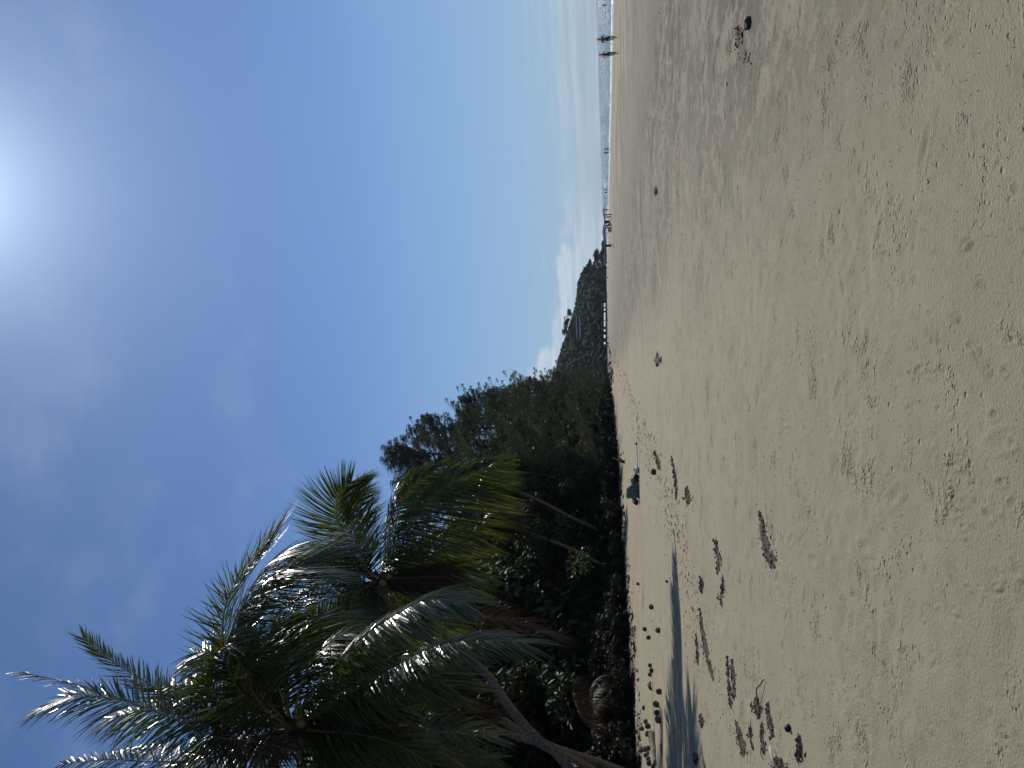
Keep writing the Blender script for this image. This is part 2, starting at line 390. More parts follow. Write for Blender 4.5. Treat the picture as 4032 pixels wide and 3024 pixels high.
# ------------------------------------------------------------------ sea
def make_sea():
    # strip grid that follows the shore, waves as real relief near the edge
    ys = [-60]
    while ys[-1] < 900: ys.append(ys[-1]+max(1.2, abs(ys[-1])*.012))
    while ys[-1] < 3700: ys.append(ys[-1]*1.05)
    ds = [-6]
    while ds[-1] < 60: ds.append(ds[-1]+.8+max(0, ds[-1])*.03)
    while ds[-1] < 3600: ds.append(ds[-1]*1.1)
    Yg, Dg = np.meshgrid(np.array(ys), np.array(ds), indexing='ij')
    xs = np.interp(Yg, sy[:, 0], sy[:, 1]); Xg = xs+Dg
    far = np.clip(Yg-900, 0, None); Xg = Xg-np.minimum(far*4, 3600)*(Yg > 900)*(1-np.clip(Dg/3600, 0, 1))
    ph = Dg*.8+fbm(Xg, Yg*.25, 9, 3, 21)*6
    Z = SEA+.0*Xg+.05*np.sin(ph)*np.clip(Dg/4, 0, 1)*np.clip(1-Dg/300, 0, 1)+.16*np.exp(-((Dg-3.5-fbm(Xg*0, Yg, 14, 3, 5)*3)/1.1)**2)*np.clip(.5+fbm(Xg*0, Yg, 30, 3, 8)*2, .15, 1)
    Z[:, 0] = SEA-.02
    n1, n2 = Yg.shape; V = np.stack([Xg.ravel(), Yg.ravel(), Z.ravel()], 1)
    f = [(i*n2+j, i*n2+j+1, (i+1)*n2+j+1, (i+1)*n2+j) for i in range(n1-1) for j in range(n2-1)]
    m = bpy.data.materials.new('sea_water'); m.use_nodes = True; t = m.node_tree; p = t.nodes['Principled BSDF']; nn = t.nodes; lk = t.links
    tcn = nn.new('ShaderNodeTexCoord')
    def nz(s, d, mp, r=.6):
        q = nn.new('ShaderNodeMapping'); q.inputs['Scale'].default_value = mp; lk.new(tcn.outputs['Object'], q.inputs[0])
        n = nn.new('ShaderNodeTexNoise'); n.inputs['Scale'].default_value = s; n.inputs['Detail'].default_value = d; n.inputs['Roughness'].default_value = r; lk.new(q.outputs[0], n.inputs['Vector']); return n.outputs['Fac']
    a = nz(.22, 4, (1, .55, 1)); b_ = nz(1.1, 4, (1, .6, 1))
    ad = nn.new('ShaderNodeMath'); ad.operation = 'MULTIPLY_ADD'; lk.new(b_, ad.inputs[0]); ad.inputs[1].default_value = .35; lk.new(a, ad.inputs[2])
    bp = nn.new('ShaderNodeBump'); bp.inputs['Strength'].default_value = 1; bp.inputs['Distance'].default_value = 2.6; lk.new(ad.outputs[0], bp.inputs['Height']); lk.new(bp.outputs[0], p.inputs['Normal'])
    r = nn.new('ShaderNodeValToRGB'); lk.new(a, r.inputs[0]); r.color_ramp.elements[0].position = .35; r.color_ramp.elements[1].position = .65
    r.color_ramp.elements[0].color = (.032, .068, .095, 1); r.color_ramp.elements[1].color = (.062, .108, .138, 1)
    lk.new(r.outputs[0], p.inputs['Base Color']); p.inputs['Specular IOR Level'].default_value = .25; p.inputs['Roughness'].default_value = .10; p.inputs['IOR'].default_value = 1.33
    fl = MB(); rq = random.Random(14)  # white flecks added to stand for sun glitter on the water
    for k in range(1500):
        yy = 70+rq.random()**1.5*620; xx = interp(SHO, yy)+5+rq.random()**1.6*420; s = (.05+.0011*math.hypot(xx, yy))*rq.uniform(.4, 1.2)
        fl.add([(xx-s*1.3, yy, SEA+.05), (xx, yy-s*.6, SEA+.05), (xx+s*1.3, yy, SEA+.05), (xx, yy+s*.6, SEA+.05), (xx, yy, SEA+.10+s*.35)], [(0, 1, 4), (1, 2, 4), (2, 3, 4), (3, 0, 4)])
    tag(fl.build('glitter_flecks', mat('fleck_glitter', (.85, .87, .88), .3, .5), None, False), 'small white flecks standing for sun glitter on the wave crests', kind='stuff')
    o = mesh_obj('sea', V.tolist(), f, m, smooth=True); tag(o, 'blue grey sea with small glittering waves', kind='structure')
    # surf: one broken line of white water and a thin wash in front
    rs = random.Random(5); mb = MB(); y = 20.0; rows = []
    while y < 880:
        xs_ = interp(SHO, y); q = noise.noise(Vector((y*.06, 1, 0)))
        w = .6+1.0*abs(noise.noise(Vector((y*.11, 3, 0))))+.4*rs.random()
        rows.append((Vector((xs_+2.2+q*1.5, y, 0)), w, .10+.13*abs(noise.noise(Vector((y*.2, 7, 0)))))); y += max(.35, y*.004)
    vs = []; fs = []; K = 7
    for c, w, h in rows:
        for k in range(K):
            u = k/(K-1)
            vs.append((c.x-w*.5+w*u+rs.uniform(-.1, .1), c.y, SEA+.03+h*math.sin(u*math.pi)**.7+rs.uniform(0, .05)))
    for i in range(len(rows)-1):
        for k in range(K-1): fs.append((i*K+k, i*K+k+1, (i+1)*K+k+1, (i+1)*K+k))
    fo = mat('foam', (.70, .72, .73), .5, .5, 3, .12, .6, 9)
    tag(mesh_obj('surf', vs, fs, fo, smooth=False), 'line of white surf breaking along the waterline', kind='stuff')
    vs = []; fs = []
    for c, w, h in rows:
        q = noise.noise(Vector((c.y*.09, 9, 0)))*1.2
        for k in range(3): vs.append((c.x-3.0-q*.8+k*1.6, c.y, 0))
    for i, v in enumerate(vs): vs[i] = (v[0], v[1], max(tz(v[0], v[1])+.02, SEA+.02))
    for i in range(len(rows)-1):
        for k in range(2): fs.append((i*3+k, i*3+k+1, (i+1)*3+k+1, (i+1)*3+k))
    ws = mat('wash_foam', (.50, .50, .48), .25, .5, .9, .35)
    tag(mesh_obj('wash', vs, fs, ws, smooth=True), 'thin sheet of spent foam sliding up the wet sand', kind='stuff')
make_sea()

# ------------------------------------------------------------------ foliage materials
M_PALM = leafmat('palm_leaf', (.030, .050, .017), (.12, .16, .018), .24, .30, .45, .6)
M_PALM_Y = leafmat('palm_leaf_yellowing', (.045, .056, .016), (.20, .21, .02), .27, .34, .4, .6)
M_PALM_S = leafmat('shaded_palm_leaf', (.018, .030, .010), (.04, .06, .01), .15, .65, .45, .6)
M_DEAD = leafmat('dead_frond', (.036, .025, .017), (.10, .06, .03), .15, .55, .4, .8)
M_RACH = mat('frond_stem', (.14, .13, .05), .4, .5, 4, .25)
M_RACHD = mat('dead_stem', (.13, .09, .055), .6, .3, 4, .25)
M_TRUNK = mat('palm_bark', (.130, .100, .074), .85, .25, 12, .45, 1, 40)
M_BARK = mat('tree_bark', (.11, .092, .075), .9, .2, 5, .4, .8, 14)
M_CAS = leafmat('needle_foliage', (.021, .031, .022), (.06, .078, .035), .24, .5, .45, .4)
M_LEAF = leafmat('broad_leaf', (.012, .020, .009), (.034, .046, .010), .18, .55, .5, .5)
M_LEAF2 = leafmat('dark_leaf', (.009, .015, .007), (.022, .03, .008), .14, .6, .5, .5)
M_LEAF3 = leafmat('bright_leaf', (.035, .06, .014), (.14, .2, .02), .3, .35, .4, .5)
M_HILL = leafmat('hill_leaf', (.020, .030, .016), (.025, .037, .013), .10, .85, .45, .05); M_HILL.node_tree.nodes['Principled BSDF'].inputs['Specular IOR Level'].default_value = .1
M_HUSK = mat('coconut_husk', (.10, .075, .055), .8, .2, 7, .35, .8, 20)
M_GREENNUT = mat('green_coconut', (.12, .13, .03), .4, .5, 5, .2)

for m_ in (M_DEAD, M_LEAF, M_LEAF2, M_PALM_S): m_.node_tree.nodes['Principled BSDF'].inputs['Specular IOR Level'].default_value = .18
# ------------------------------------------------------------------ palms
def crm(pts, n):
    """catmull-rom through points"""
    P = [pts[0]*2-pts[1]]+list(pts)+[pts[-1]*2-pts[-2]]; out = []
    seg = len(pts)-1
    for k in range(n+1):
        s = k/n*seg; i = min(int(s), seg-1); t = s-i
        a, b, c, d = P[i:i+4]
        out.append(.5*((2*b)+(c-a)*t+(2*a-5*b+4*c-d)*t*t+(3*b-a-3*c+d)*t**3))
    return out
def frond(parent, pts, name='frond', n=100, ll=.95, droop=.35, face=.5, leafm=None, stemm=None, width=.040, bare=.12, rs=random, narrow=1., wind=(-.12, -.05, 0), gaps=0., tw=0.):
    leafm = leafm or M_PALM; stemm = stemm or M_RACH
    C = crm([Vector(p) for p in pts], 40); mb = MB()
    Ln = sum((C[i+1]-C[i]).length for i in range(40))
    mb.tube(C[::2], [lerp(.034, .006, (i/20)**.8)*(1 if Ln > 2 else .6) for i in range(21)], 5, 1)
    wv = Vector(wind); view = (Vector((0, 0, CAMZ))-C[20]).normalized()
    for k in range(n):
        t = bare+(1-bare)*(k+rs.random()*.4)/n
        if t >= .995: continue
        if gaps and noise.noise(Vector((t*9+Ln, gaps*7, 3))) > .42-gaps*.3: continue
        f = t*40; i = min(int(f), 39); p = C[i].lerp(C[i+1], f-i); T = (C[i+1]-C[i]).normalized()
        Nn = Vector((0, 0, 1))*(1-face)+view*face
        Nn = (Nn-T*Nn.dot(T)); Nn = Nn.normalized() if Nn.length > .05 else T.orthogonal().normalized()
        Sd = T.cross(Nn)
        if tw: Nn, Sd = Nn*math.cos(tw*t)+Sd*math.sin(tw*t), Sd*math.cos(tw*t)-Nn*math.sin(tw*t)
        prof = (.45+.75*math.sin(min(1, (t-bare)/(1-bare)*1.15+.12)*math.pi*.88)**.8) if t < .93 else .62
        al = math.radians(lerp(70, 34, t**1.3)*narrow)
        for sgn in (-1, 1):
            l = 1.02*ll*prof*rs.uniform(.86, 1.1)
            a2 = al*rs.uniform(.85, 1.15)
            D = (T*math.cos(a2)+(Sd*sgn*.93+Nn*rs.uniform(-.1, .28))*math.sin(a2)).normalized()
            dr = droop*rs.uniform(.7, 1.35)
            wn = (Sd*sgn).cross(D).normalized() if False else D.cross(Nn).normalized()
            wn = (wn+Nn*rs.uniform(-.5, .5)).normalized()
            w = width*rs.uniform(.8, 1.15); vs = []
            for s, ww in ((0, .5), (.22, 1), (.5, .9), (.78, .55), (1, .06)):
                q = p+D*(l*s)+Vector((0, 0, -1))*(dr*l*s*s)+wv*(l*s*s)
                vs += [q+wn*(w*ww*.5), q-wn*(w*ww*.5)]
            mb.add(vs, [(0, 1, 3, 2), (2, 3, 5, 4), (4, 5, 7, 6), (6, 7, 9, 8)], 0)
    o = mb.build(name, None, parent, False, [leafm, stemm]); return o
def trunk(parent, pts, r0_, r1_, step=.12, m=None):
    C = crm([Vector(p) for p in pts], 60); Ln = sum((C[i+1]-C[i]).length for i in range(60)); n = min(260, int(Ln/step*2)); P = []; R = []
    cum = [0]
    for i in range(60): cum.append(cum[-1]+(C[i+1]-C[i]).length)
    j = 0
    for k in range(n+1):
        s = Ln*k/n
        while j < 59 and cum[j+1] < s: j += 1
        q = C[j].lerp(C[j+1], (s-cum[j])/max(1e-6, cum[j+1]-cum[j])); P.append(q)
        t = k/n; r = lerp(r0_, r1_, min(1, t*1.15)**.7)
        if t < .08: r *= 1+.25*(1-t/.08)**2
        r *= 1+.05*noise.noise(q*2.1)+(.07 if k % 2 else -.03)
        R.append(r)
    mb = MB(); mb.tube(P, R, 12); return mb.build('trunk', m or M_TRUNK, parent, False)
def loc_pts(root, pts): return [Vector(p)-root.location for p in pts]
def palm(label, base, tr, r0_, r1_, fr, nuts=0, group='coconut palms leaning over the beach', rnd=0, rs=None, cat='palm tree', skirt=0, rl=4.0):
    """base: world foot; tr: trunk points; fr: fronds (world points, options)"""
    rs = rs or random.Random(int(base[0]*100+base[1]*10)); root = empty('coconut_palm', base); tag(root, label, cat, group)
    trunk(root, loc_pts(root, [base]+tr), r0_, r1_)
    top = Vector(tr[-1])-root.location
    sh = MB()
    for k in range(26):   # fibre and old leaf bases round the crown shaft
        a = rs.uniform(0, 6.28); q = top+Vector((math.cos(a)*.1, math.sin(a)*.1, rs.uniform(-.5, .25)))
        sh.tube([q, q+Vector((math.cos(a)*.22, math.sin(a)*.22, rs.uniform(.1, .45))), q+Vector((math.cos(a)*.5, math.sin(a)*.5, rs.uniform(-.1, .6)))], [.06, .035, .012], 5)
    sh.build('crown_shaft', M_DEAD, root, False)
    for pts, kw in fr:
        kw = dict(kw); frond(root, loc_pts(root, pts), rs=rs, **kw)
    for k in range(rnd):
        a = k*2.4+rs.uniform(-.3, .3); e0 = rs.choice([.7, .4, .1, -.2, -.5])+rs.uniform(-.15, .15); Ln = rl*rs.uniform(.8, 1.1)
        frond(root, arc(top, a, e0, Ln, rs), rs=rs, n=60, droop=rs.uniform(.3, .7), face=.1, leafm=M_PALM if rs.random() > .25 else M_PALM_Y, ll=.85)
    for k in range(skirt):
        a = rs.uniform(0, 6.28); frond(root, arc(top, a, rs.uniform(-1.3, -.7), rl*.8, rs, 1.1), rs=rs, n=46, droop=1.0, face=.1, leafm=M_DEAD, stemm=M_RACHD, ll=.6, width=.05)
    for k in range(nuts):
        a = rs.uniform(0, 6.28); c = top+Vector((math.cos(a)*.3, math.sin(a)*.3, rs.uniform(-.55, -.15)))
        b = MB(); b.ball((0, 0, 0), (.12, .12, .15), 10, 8, jit=.08); o = b.build('coconut', M_GREENNUT, root); o.location = c
    return root
def arc(p0, az_, e0, Ln, rs=random, bend=1.5):
    """world-free frond curve: leaves at elevation e0 and bends down"""
    p = Vector(p0); out = [p.copy()]; e = e0
    for k in range(6):
        p = p+Vector((math.cos(az_)*math.cos(e), math.sin(az_)*math.cos(e), math.sin(e)))*(Ln/6); out.append(p.copy()); e -= bend/6*(1+k*.25)
        e = max(e, -1.45)
    return out

def px(lst, y0, y1):
    """picture points with a depth that runs from y0 to y1"""
    n = len(lst)-1; return [at(a, b, lerp(y0, y1, i/n)) for i, (a, b) in enumerate(lst)]
# A: the near crown high on the left
YA = 18.
A = [
 (px([(1150, 2865), (990, 2945), (827, 2889), (515, 2767), (300, 2740), (155, 2790)], YA, 16.5), dict(face=.75, droop=.12, ll=1.2, wind=(-.1, 0, 0), n=135)),
 (px([(1150, 2865), (900, 2840), (640, 2790), (420, 2735), (300, 2695), (80, 2645)], YA, 19.5), dict(face=.3, droop=.15, ll=.85, leafm=M_PALM_Y)),
 (px([(1150, 2860), (900, 2820), (700, 2755), (600, 2700), (450, 2610), (325, 2508)], YA, 18.5), dict(face=.35, droop=.1, ll=.75, wind=(.15, 0, .1))),
 (px([(1150, 2860), (960, 2830), (850, 2770), (818, 2690), (830, 2610), (885, 2545), (950, 2530)], YA, 17.5), dict(face=.85, droop=.05, ll=1.35, wind=(0, 0, .1), leafm=M_PALM)),
 (px([(1150, 2860), (960, 2740), (890, 2600), (878, 2440), (915, 2320), (985, 2225), (1062, 2118)], YA, 17), dict(face=.9, droop=.08, ll=1.65, n=135, wind=(.12, 0, .12))),
 (px([(1150, 2860), (1030, 2740), (950, 2600), (935, 2464), (974, 2371), (1058, 2287), (1140, 2240), (1230, 2226)], YA, 17.5), dict(face=.8, droop=.45, ll=2.1, n=190, wind=(0, 0, -.1))),
 (px([(1150, 2860), (1234, 2720), (1411, 2522), (1571, 2412), (1685, 2362), (1830, 2372)], YA, 16.5), dict(face=.6, droop=.35, ll=1.15, n=150, wind=(-.2, 0, 0))),
 (px([(1150, 2860), (1190, 2680), (1260, 2560), (1350, 2500), (1460, 2490), (1560, 2530)], YA, 19), dict(face=.75, droop=.4, ll=1.0, leafm=M_PALM_Y)),
 (px([(1150, 2865), (1391, 2720), (1560, 2620), (1700, 2550), (1860, 2520), (2069, 2530)], YA, 16), dict(face=.5, droop=.35, ll=1.1, n=150, leafm=M_PALM, wind=(-.2, 0, 0))),
 (px([(1150, 2870), (1391, 2735), (1510, 2675), (1640, 2660), (1770, 2700)], YA, 16.8), dict(face=.5, droop=.6, ll=1.15, leafm=M_PALM, wind=(-.2, 0, 0))),
 (px([(1150, 2870), (1250, 2880), (1400, 2890), (1560, 2930), (1700, 3010)], YA, 17), dict(face=.5, droop=.4, ll=.95)),
 (px([(1150, 2870), (1250, 2950), (1400, 2985), (1580, 3040)], YA, 19), dict(face=.6, droop=.4, ll=.95)),
 (px([(1150, 2870), (960, 2920), (840, 2900), (900, 2910), (1040, 2925), (1160, 2960)], YA, 16.4), dict(face=.8, droop=.3, ll=.7, leafm=M_DEAD, stemm=M_RACHD, n=60)),
 (px([(1150, 2870), (1000, 2960), (820, 2985), (620, 3000), (420, 2990), (240, 3010)], YA, 18.5), dict(face=.6, droop=.15, ll=.95)),
 (px([(1150, 2870), (1020, 2900), (880, 2950), (700, 2960), (560, 2940), (440, 2965)], YA, 20), dict(face=.5, droop=.4, ll=1.0)),
 (px([(1150, 2860), (1080, 2740), (1010, 2640), (1060, 2560), (1140, 2540)], YA, 20.5), dict(face=.6, droop=.5, ll=1.0)),
 (px([(1150, 2870), (1100, 2960), (1040, 3040), (1050, 3140)], YA, 19), dict(face=.5, droop=.5, ll=1.0)),
 (px([(1150, 2870), (1010, 2800), (960, 2720), (900, 2660), (930, 2600)], YA, 20.), dict(face=.2, droop=.6, ll=.9)),
 ]
A += [(px(P_, a_, b_), dict(face=f_, droop=d_, ll=l_)) for P_, a_, b_, f_, d_, l_ in [
 ([(1150, 2865), (1000, 2860), (850, 2830), (700, 2800), (560, 2800), (420, 2830)], YA, 17.5, .7, .3, 1.3), ([(1150, 2862), (980, 2790), (860, 2730), (760, 2700), (650, 2700)], YA, 18.5, .6, .3, 1.2), ([(1150, 2862), (1000, 2720), (930, 2620), (840, 2570), (770, 2570)], YA, 18.5, .7, .2, 1.3), ([(1150, 2860), (1010, 2700), (950, 2560), (955, 2400), (1030, 2250), (1125, 2172)], YA, 18.5, .85, .3, 1.6), ([(1150, 2860), (1090, 2680), (1060, 2540), (1100, 2400), (1180, 2330)], YA, 19, .7, .4, 1.5),
 ([(1150, 2860), (1120, 2700), (1130, 2580), (1200, 2480), (1290, 2420)], YA, 20, .6, .4, 1.3), ([(1150, 2860), (1060, 2780), (1000, 2700), (1000, 2600), (1070, 2500)], YA, 19.5, .7, .3, 1.3),
 ([(1150, 2870), (1000, 2900), (800, 2960), (640, 3040)], YA, 17.5, .6, .3, 1.3), ([(1150, 2870), (1040, 2960), (900, 3010), (720, 3070)], YA, 19, .6, .4, 1.3), ([(1150, 2860), (1240, 2800), (1300, 2700), (1330, 2600)], YA, 20, .6, .5, 1.2),
 ([(1150, 2860), (1270, 2830), (1420, 2810), (1560, 2850)], YA, 19, .6, .5, 1.2)]]
palm('nearest and tallest coconut palm, its crown reaching the left border of the view', (-13.0, 19.5, tz(-13, 19.5)), [at(2000, 3170, 19.2), at(1810, 3025, 18.8), at(1700, 2962, 18.6), at(1500, 2915, 18.4), at(1300, 2885, 18.2), at(1150, 2865, YA)], .13, .10, A, nuts=7, skirt=3, rl=3.4, rnd=8)
# M: the crown in the middle of the group, on the long leaning trunk
YM = 25.
Mf = [
 (px([(1485, 2290), (1425, 2220), (1360, 2110), (1325, 2030), (1335, 1950), (1385, 1895)], YM, 24), dict(face=.8, droop=.05, ll=1.45, n=135, wind=(.15, 0, 0))),
 (px([(1485, 2290), (1515, 2200), (1520, 2080), (1560, 1985), (1620, 1930), (1650, 1925)], YM, 26), dict(face=.45, droop=.6, ll=1.1)),
 (px([(1485, 2290), (1545, 2210), (1555, 2090), (1580, 1985), (1630, 1912), (1700, 1862)], YM, 24.5), dict(face=.5, droop=.7, ll=1.2, n=125)),
 (px([(1485, 2290), (1560, 2150), (1633, 2050), (1736, 1930), (1830, 1880), (1925, 1838)], YM, 23.5), dict(face=.45, droop=.75, ll=1.15, n=135, leafm=M_PALM)),
 (px([(1485, 2290), (1600, 2180), (1700, 2080), (1790, 1990), (1860, 1945), (1935, 1935)], YM, 24), dict(face=.5, droop=.7, ll=1.1, leafm=M_PALM_Y)),
 (px([(1485, 2290), (1600, 2220), (1720, 2150), (1820, 2110), (1905, 2125)], YM, 24), dict(face=.6, droop=.5, ll=1.0, leafm=M_PALM_Y)),
 (px([(1485, 2290), (1400, 2300), (1280, 2265), (1180, 2240), (1100, 2250)], YM, 24), dict(face=.55, droop=.35, ll=1.1, n=125)),
 (px([(1485, 2290), (1360, 2240), (1250, 2215), (1150, 2225)], YM, 26.5), dict(face=.5, droop=.1, ll=.8, wind=(.2, 0, .1))),
 (px([(1485, 2290), (1380, 2330), (1260, 2370), (1190, 2440), (1170, 2540)], YM, 24), dict(face=.6, droop=.4, ll=1.1, n=120)),
 (px([(1485, 2290), (1420, 2360), (1340, 2450), (1300, 2560)], YM, 25.5), dict(face=.6, droop=.5, ll=1.1, leafm=M_PALM)),
 (px([(1485, 2290), (1500, 2380), (1560, 2470), (1660, 2560)], YM, 26.5), dict(face=.6, droop=.5, ll=1.1, leafm=M_PALM_Y)),
 (px([(1485, 2290), (1580, 2330), (1680, 2400), (1760, 2490), (1800, 2580)], YM, 27), dict(face=.6, droop=.5, ll=1.1)),
 (px([(1485, 2290), (1560, 2270), (1660, 2290), (1780, 2350)], YM, 26), dict(face=.4, droop=.8, ll=.9, leafm=M_DEAD, stemm=M_RACHD)),
 (px([(1485, 2290), (1590, 2240), (1720, 2215), (1830, 2260)], YM, 27), dict(face=.4, droop=.6, ll=1.0)),
 ]
Mf += [(px(P_, a_, b_), dict(face=f_, droop=d_, ll=l_)) for P_, a_, b_, f_, d_, l_ in [
 ([(1485, 2290), (1440, 2200), (1400, 2110), (1390, 2010), (1420, 1935)], YM, 25.5, .8, .1, 1.2), ([(1485, 2290), (1400, 2390), (1280, 2450), (1160, 2470), (1080, 2450)], YM, 26, .6, .4, 1.3), ([(1485, 2290), (1380, 2360), (1250, 2500), (1200, 2620)], YM, 26, .6, .5, 1.3), ([(1485, 2290), (1430, 2225), (1330, 2200), (1230, 2190), (1150, 2205)], YM, 25.5, .5, .15, 1.2),
 ([(1485, 2290), (1470, 2400), (1420, 2520), (1420, 2640)], YM, 27, .6, .5, 1.3), ([(1485, 2290), (1600, 2300), (1700, 2260), (1800, 2220), (1860, 2230)], YM, 26, .5, .6, 1.2)]]
palm('coconut palm on the long bare slanting trunk, its crown central in the palm group', (-11.6, 16.6, tz(-11.6, 16.6)), [at(2240, 3024, 17.2), at(2120, 2915, 18), at(2010, 2790, 18.8), at(1925, 2668, 19.8), at(1850, 2600, 20.8), at(1690, 2520, 22.4), at(1570, 2430, 24), at(1485, 2290, YM)], .122, .105, Mf, nuts=6, skirt=3, rl=3.3, rnd=3)
# B: second leaning trunk, crown behind the others
YB = 31.
Bf = [
 (px([(1560, 2640), (1480, 2560), (1400, 2540), (1300, 2600)], YB, 32), dict(face=.6, droop=.6, ll=1.1)),
 (px([(1560, 2640), (1640, 2520), (1760, 2430), (1980, 2435), (2200, 2505)], YB, 30), dict(face=.4, droop=1.0, ll=.7, leafm=M_DEAD, stemm=M_RACHD, narrow=.6)),
 (px([(1560, 2640), (1620, 2600), (1740, 2600), (1860, 2680)], YB, 31.5), dict(face=.6, droop=.6, ll=1.1, leafm=M_PALM_Y)),
 (px([(1560, 2640), (1600, 2720), (1700, 2800), (1850, 2840)], YB, 30), dict(face=.5, droop=.6, ll=1.1, leafm=M_PALM_Y)),
 (px([(1560, 2640), (1500, 2740), (1480, 2850), (1560, 2950)], YB, 31), dict(face=.6, droop=.6, ll=1.1)),
]
palm('coconut palm crossing behind the long slanting trunk, crown half hidden by nearer fronds', ground(2512, 3060), [at(2440, 3035, 30), at(2340, 2998, 30), at(2240, 2966, 30), at(2120, 2922, 30.2), at(2000, 2850, 30.4), at(1900, 2790, 30.6), at(1760, 2738, 30.8), at(1560, 2640, YB)], .17, .15, Bf, rnd=7, nuts=3, skirt=3)
palm('slim dark coconut palm trunk standing farther back behind the crossing trunks', (-14.8, 27.5, tz(-14.8, 27.5)), [at(2200, 2960, 27.5), at(2030, 2900, 27.3), at(1850, 2842, 27), at(1640, 2840, 27)], .13, .10, [], rnd=9, skirt=3)
b = ground(2440, 2118)
palm('coconut palm with ringed trunk leaning right, thinner of the pair in the shade', b, [at(2340, 2080, b.y), at(2250, 2038, b.y), at(2150, 1985, b.y), at(2060, 1945, b.y), at(1965, 1918, b.y), at(1900, 1895, b.y)], .145, .115, [], rnd=9, skirt=4, rl=3.4)
b = ground(2446, 2290)
palm('coconut palm with rough ringed trunk and brown dead skirt, left of the ringed pair', b, [at(2380, 2235, b.y), at(2310, 2190, b.y), at(2200, 2142, b.y), at(2070, 2095, b.y), at(1965, 2068, b.y), at(1900, 2050, b.y)], .14, .12, [], rnd=8, skirt=9, rl=3.2)
b = ground(2428, 1905)
palm('faint coconut palm trunk deep in the shade behind the seated person', b, [at(2340, 1872, b.y+1), at(2260, 1845, b.y+1), at(2150, 1830, b.y+1)], .15, .13, [], rnd=8, skirt=3, rl=3.4)
# young palms in the undergrowth: fronds rise from the ground
def young_palm(ix, Y, label, L_=2.8, n=9, sd=1, z=0, iy=None):
    rs = random.Random(sd); Y += 3; p = at(2440, iy, Y); x = min(p.x, interp(VEG, Y)-1.5); base = Vector((x, Y, tz(x, Y))); root = empty('young_palm', base); tag(root, label, 'palm', 'young palms in the undergrowth')
    trunk(root, [(0, 0, 0), (.02, 0, .2+z*.4), (.05, 0, .4+z*.8)], .13, .11)
    for k in range(n):
        a = k*2.4+rs.uniform(-.3, .3)
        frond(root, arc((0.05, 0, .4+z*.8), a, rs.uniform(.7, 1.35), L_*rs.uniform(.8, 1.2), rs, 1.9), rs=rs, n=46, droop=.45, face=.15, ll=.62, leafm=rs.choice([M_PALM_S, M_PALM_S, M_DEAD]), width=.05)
    return root
young_palm(0, 34, 'young palm with wide arching fronds at the foot of the rough ringed trunk', 3.2, 10, 3, .6, 2330)
young_palm(0, 27, 'young palm with drooping fronds under the crossing trunks', 3.0, 10, 5, .9, 2760)
young_palm(0, 29, 'young palm half hidden in the darkest undergrowth', 3.0, 9, 8, 1.6, 2620)
# a dead frond hanging head down
def hanging(pts, y0, y1, label):
    P = px(pts, y0, y1); root = empty('dead_palm_frond', P[0]); tag(root, label, 'palm frond', 'dead fronds caught in the undergrowth')
    frond(root, loc_pts(root, P), n=60, droop=1.1, face=.6, leafm=M_DEAD, stemm=M_RACHD, ll=.6, width=.05, name='leaflets')
hanging([(2385, 2872), (2300, 2830), (2262, 2760), (2255, 2690)], 24, 23.5, 'brown dead frond standing in the dark undergrowth near the left edge')
hanging([(1765, 2420), (1900, 2430), (2050, 2455), (2200, 2520)], 27, 26, 'long brown dead frond hanging beside the long slanting trunk')

# ------------------------------------------------------------------ she-oaks with wind-blown plumes
def plume(mb, p, rs, sc=1., wind=-1.):
    k = rs.randint(12, 17)
    for i in range(k):
        a = rs.uniform(0, 6.28); l = rs.uniform(.6, 1.25)*sc
        d = Vector((math.cos(a)*.5+wind*.45, math.sin(a)*.5, rs.uniform(.1, .9))).normalized(); w = rs.uniform(.035, .06)*sc
        q0 = p+Vector((rs.uniform(-.12, .12), rs.uniform(-.12, .12), rs.uniform(-.2, .2)))*sc; sid = d.cross(Vector((0, 1, .2))).normalized(); vs = []
        for s, ww in ((0, 1), (.4, 1), (.75, .8), (1, .2)):
            q = q0+d*(l*s*.8)+Vector((wind*.55, 0, -.75))*(l*s*s); vs += [q+sid*w*ww*.5, q-sid*w*ww*.5]
        mb.add(vs, [(0, 1, 3, 2), (2, 3, 5, 4), (4, 5, 7, 6)])
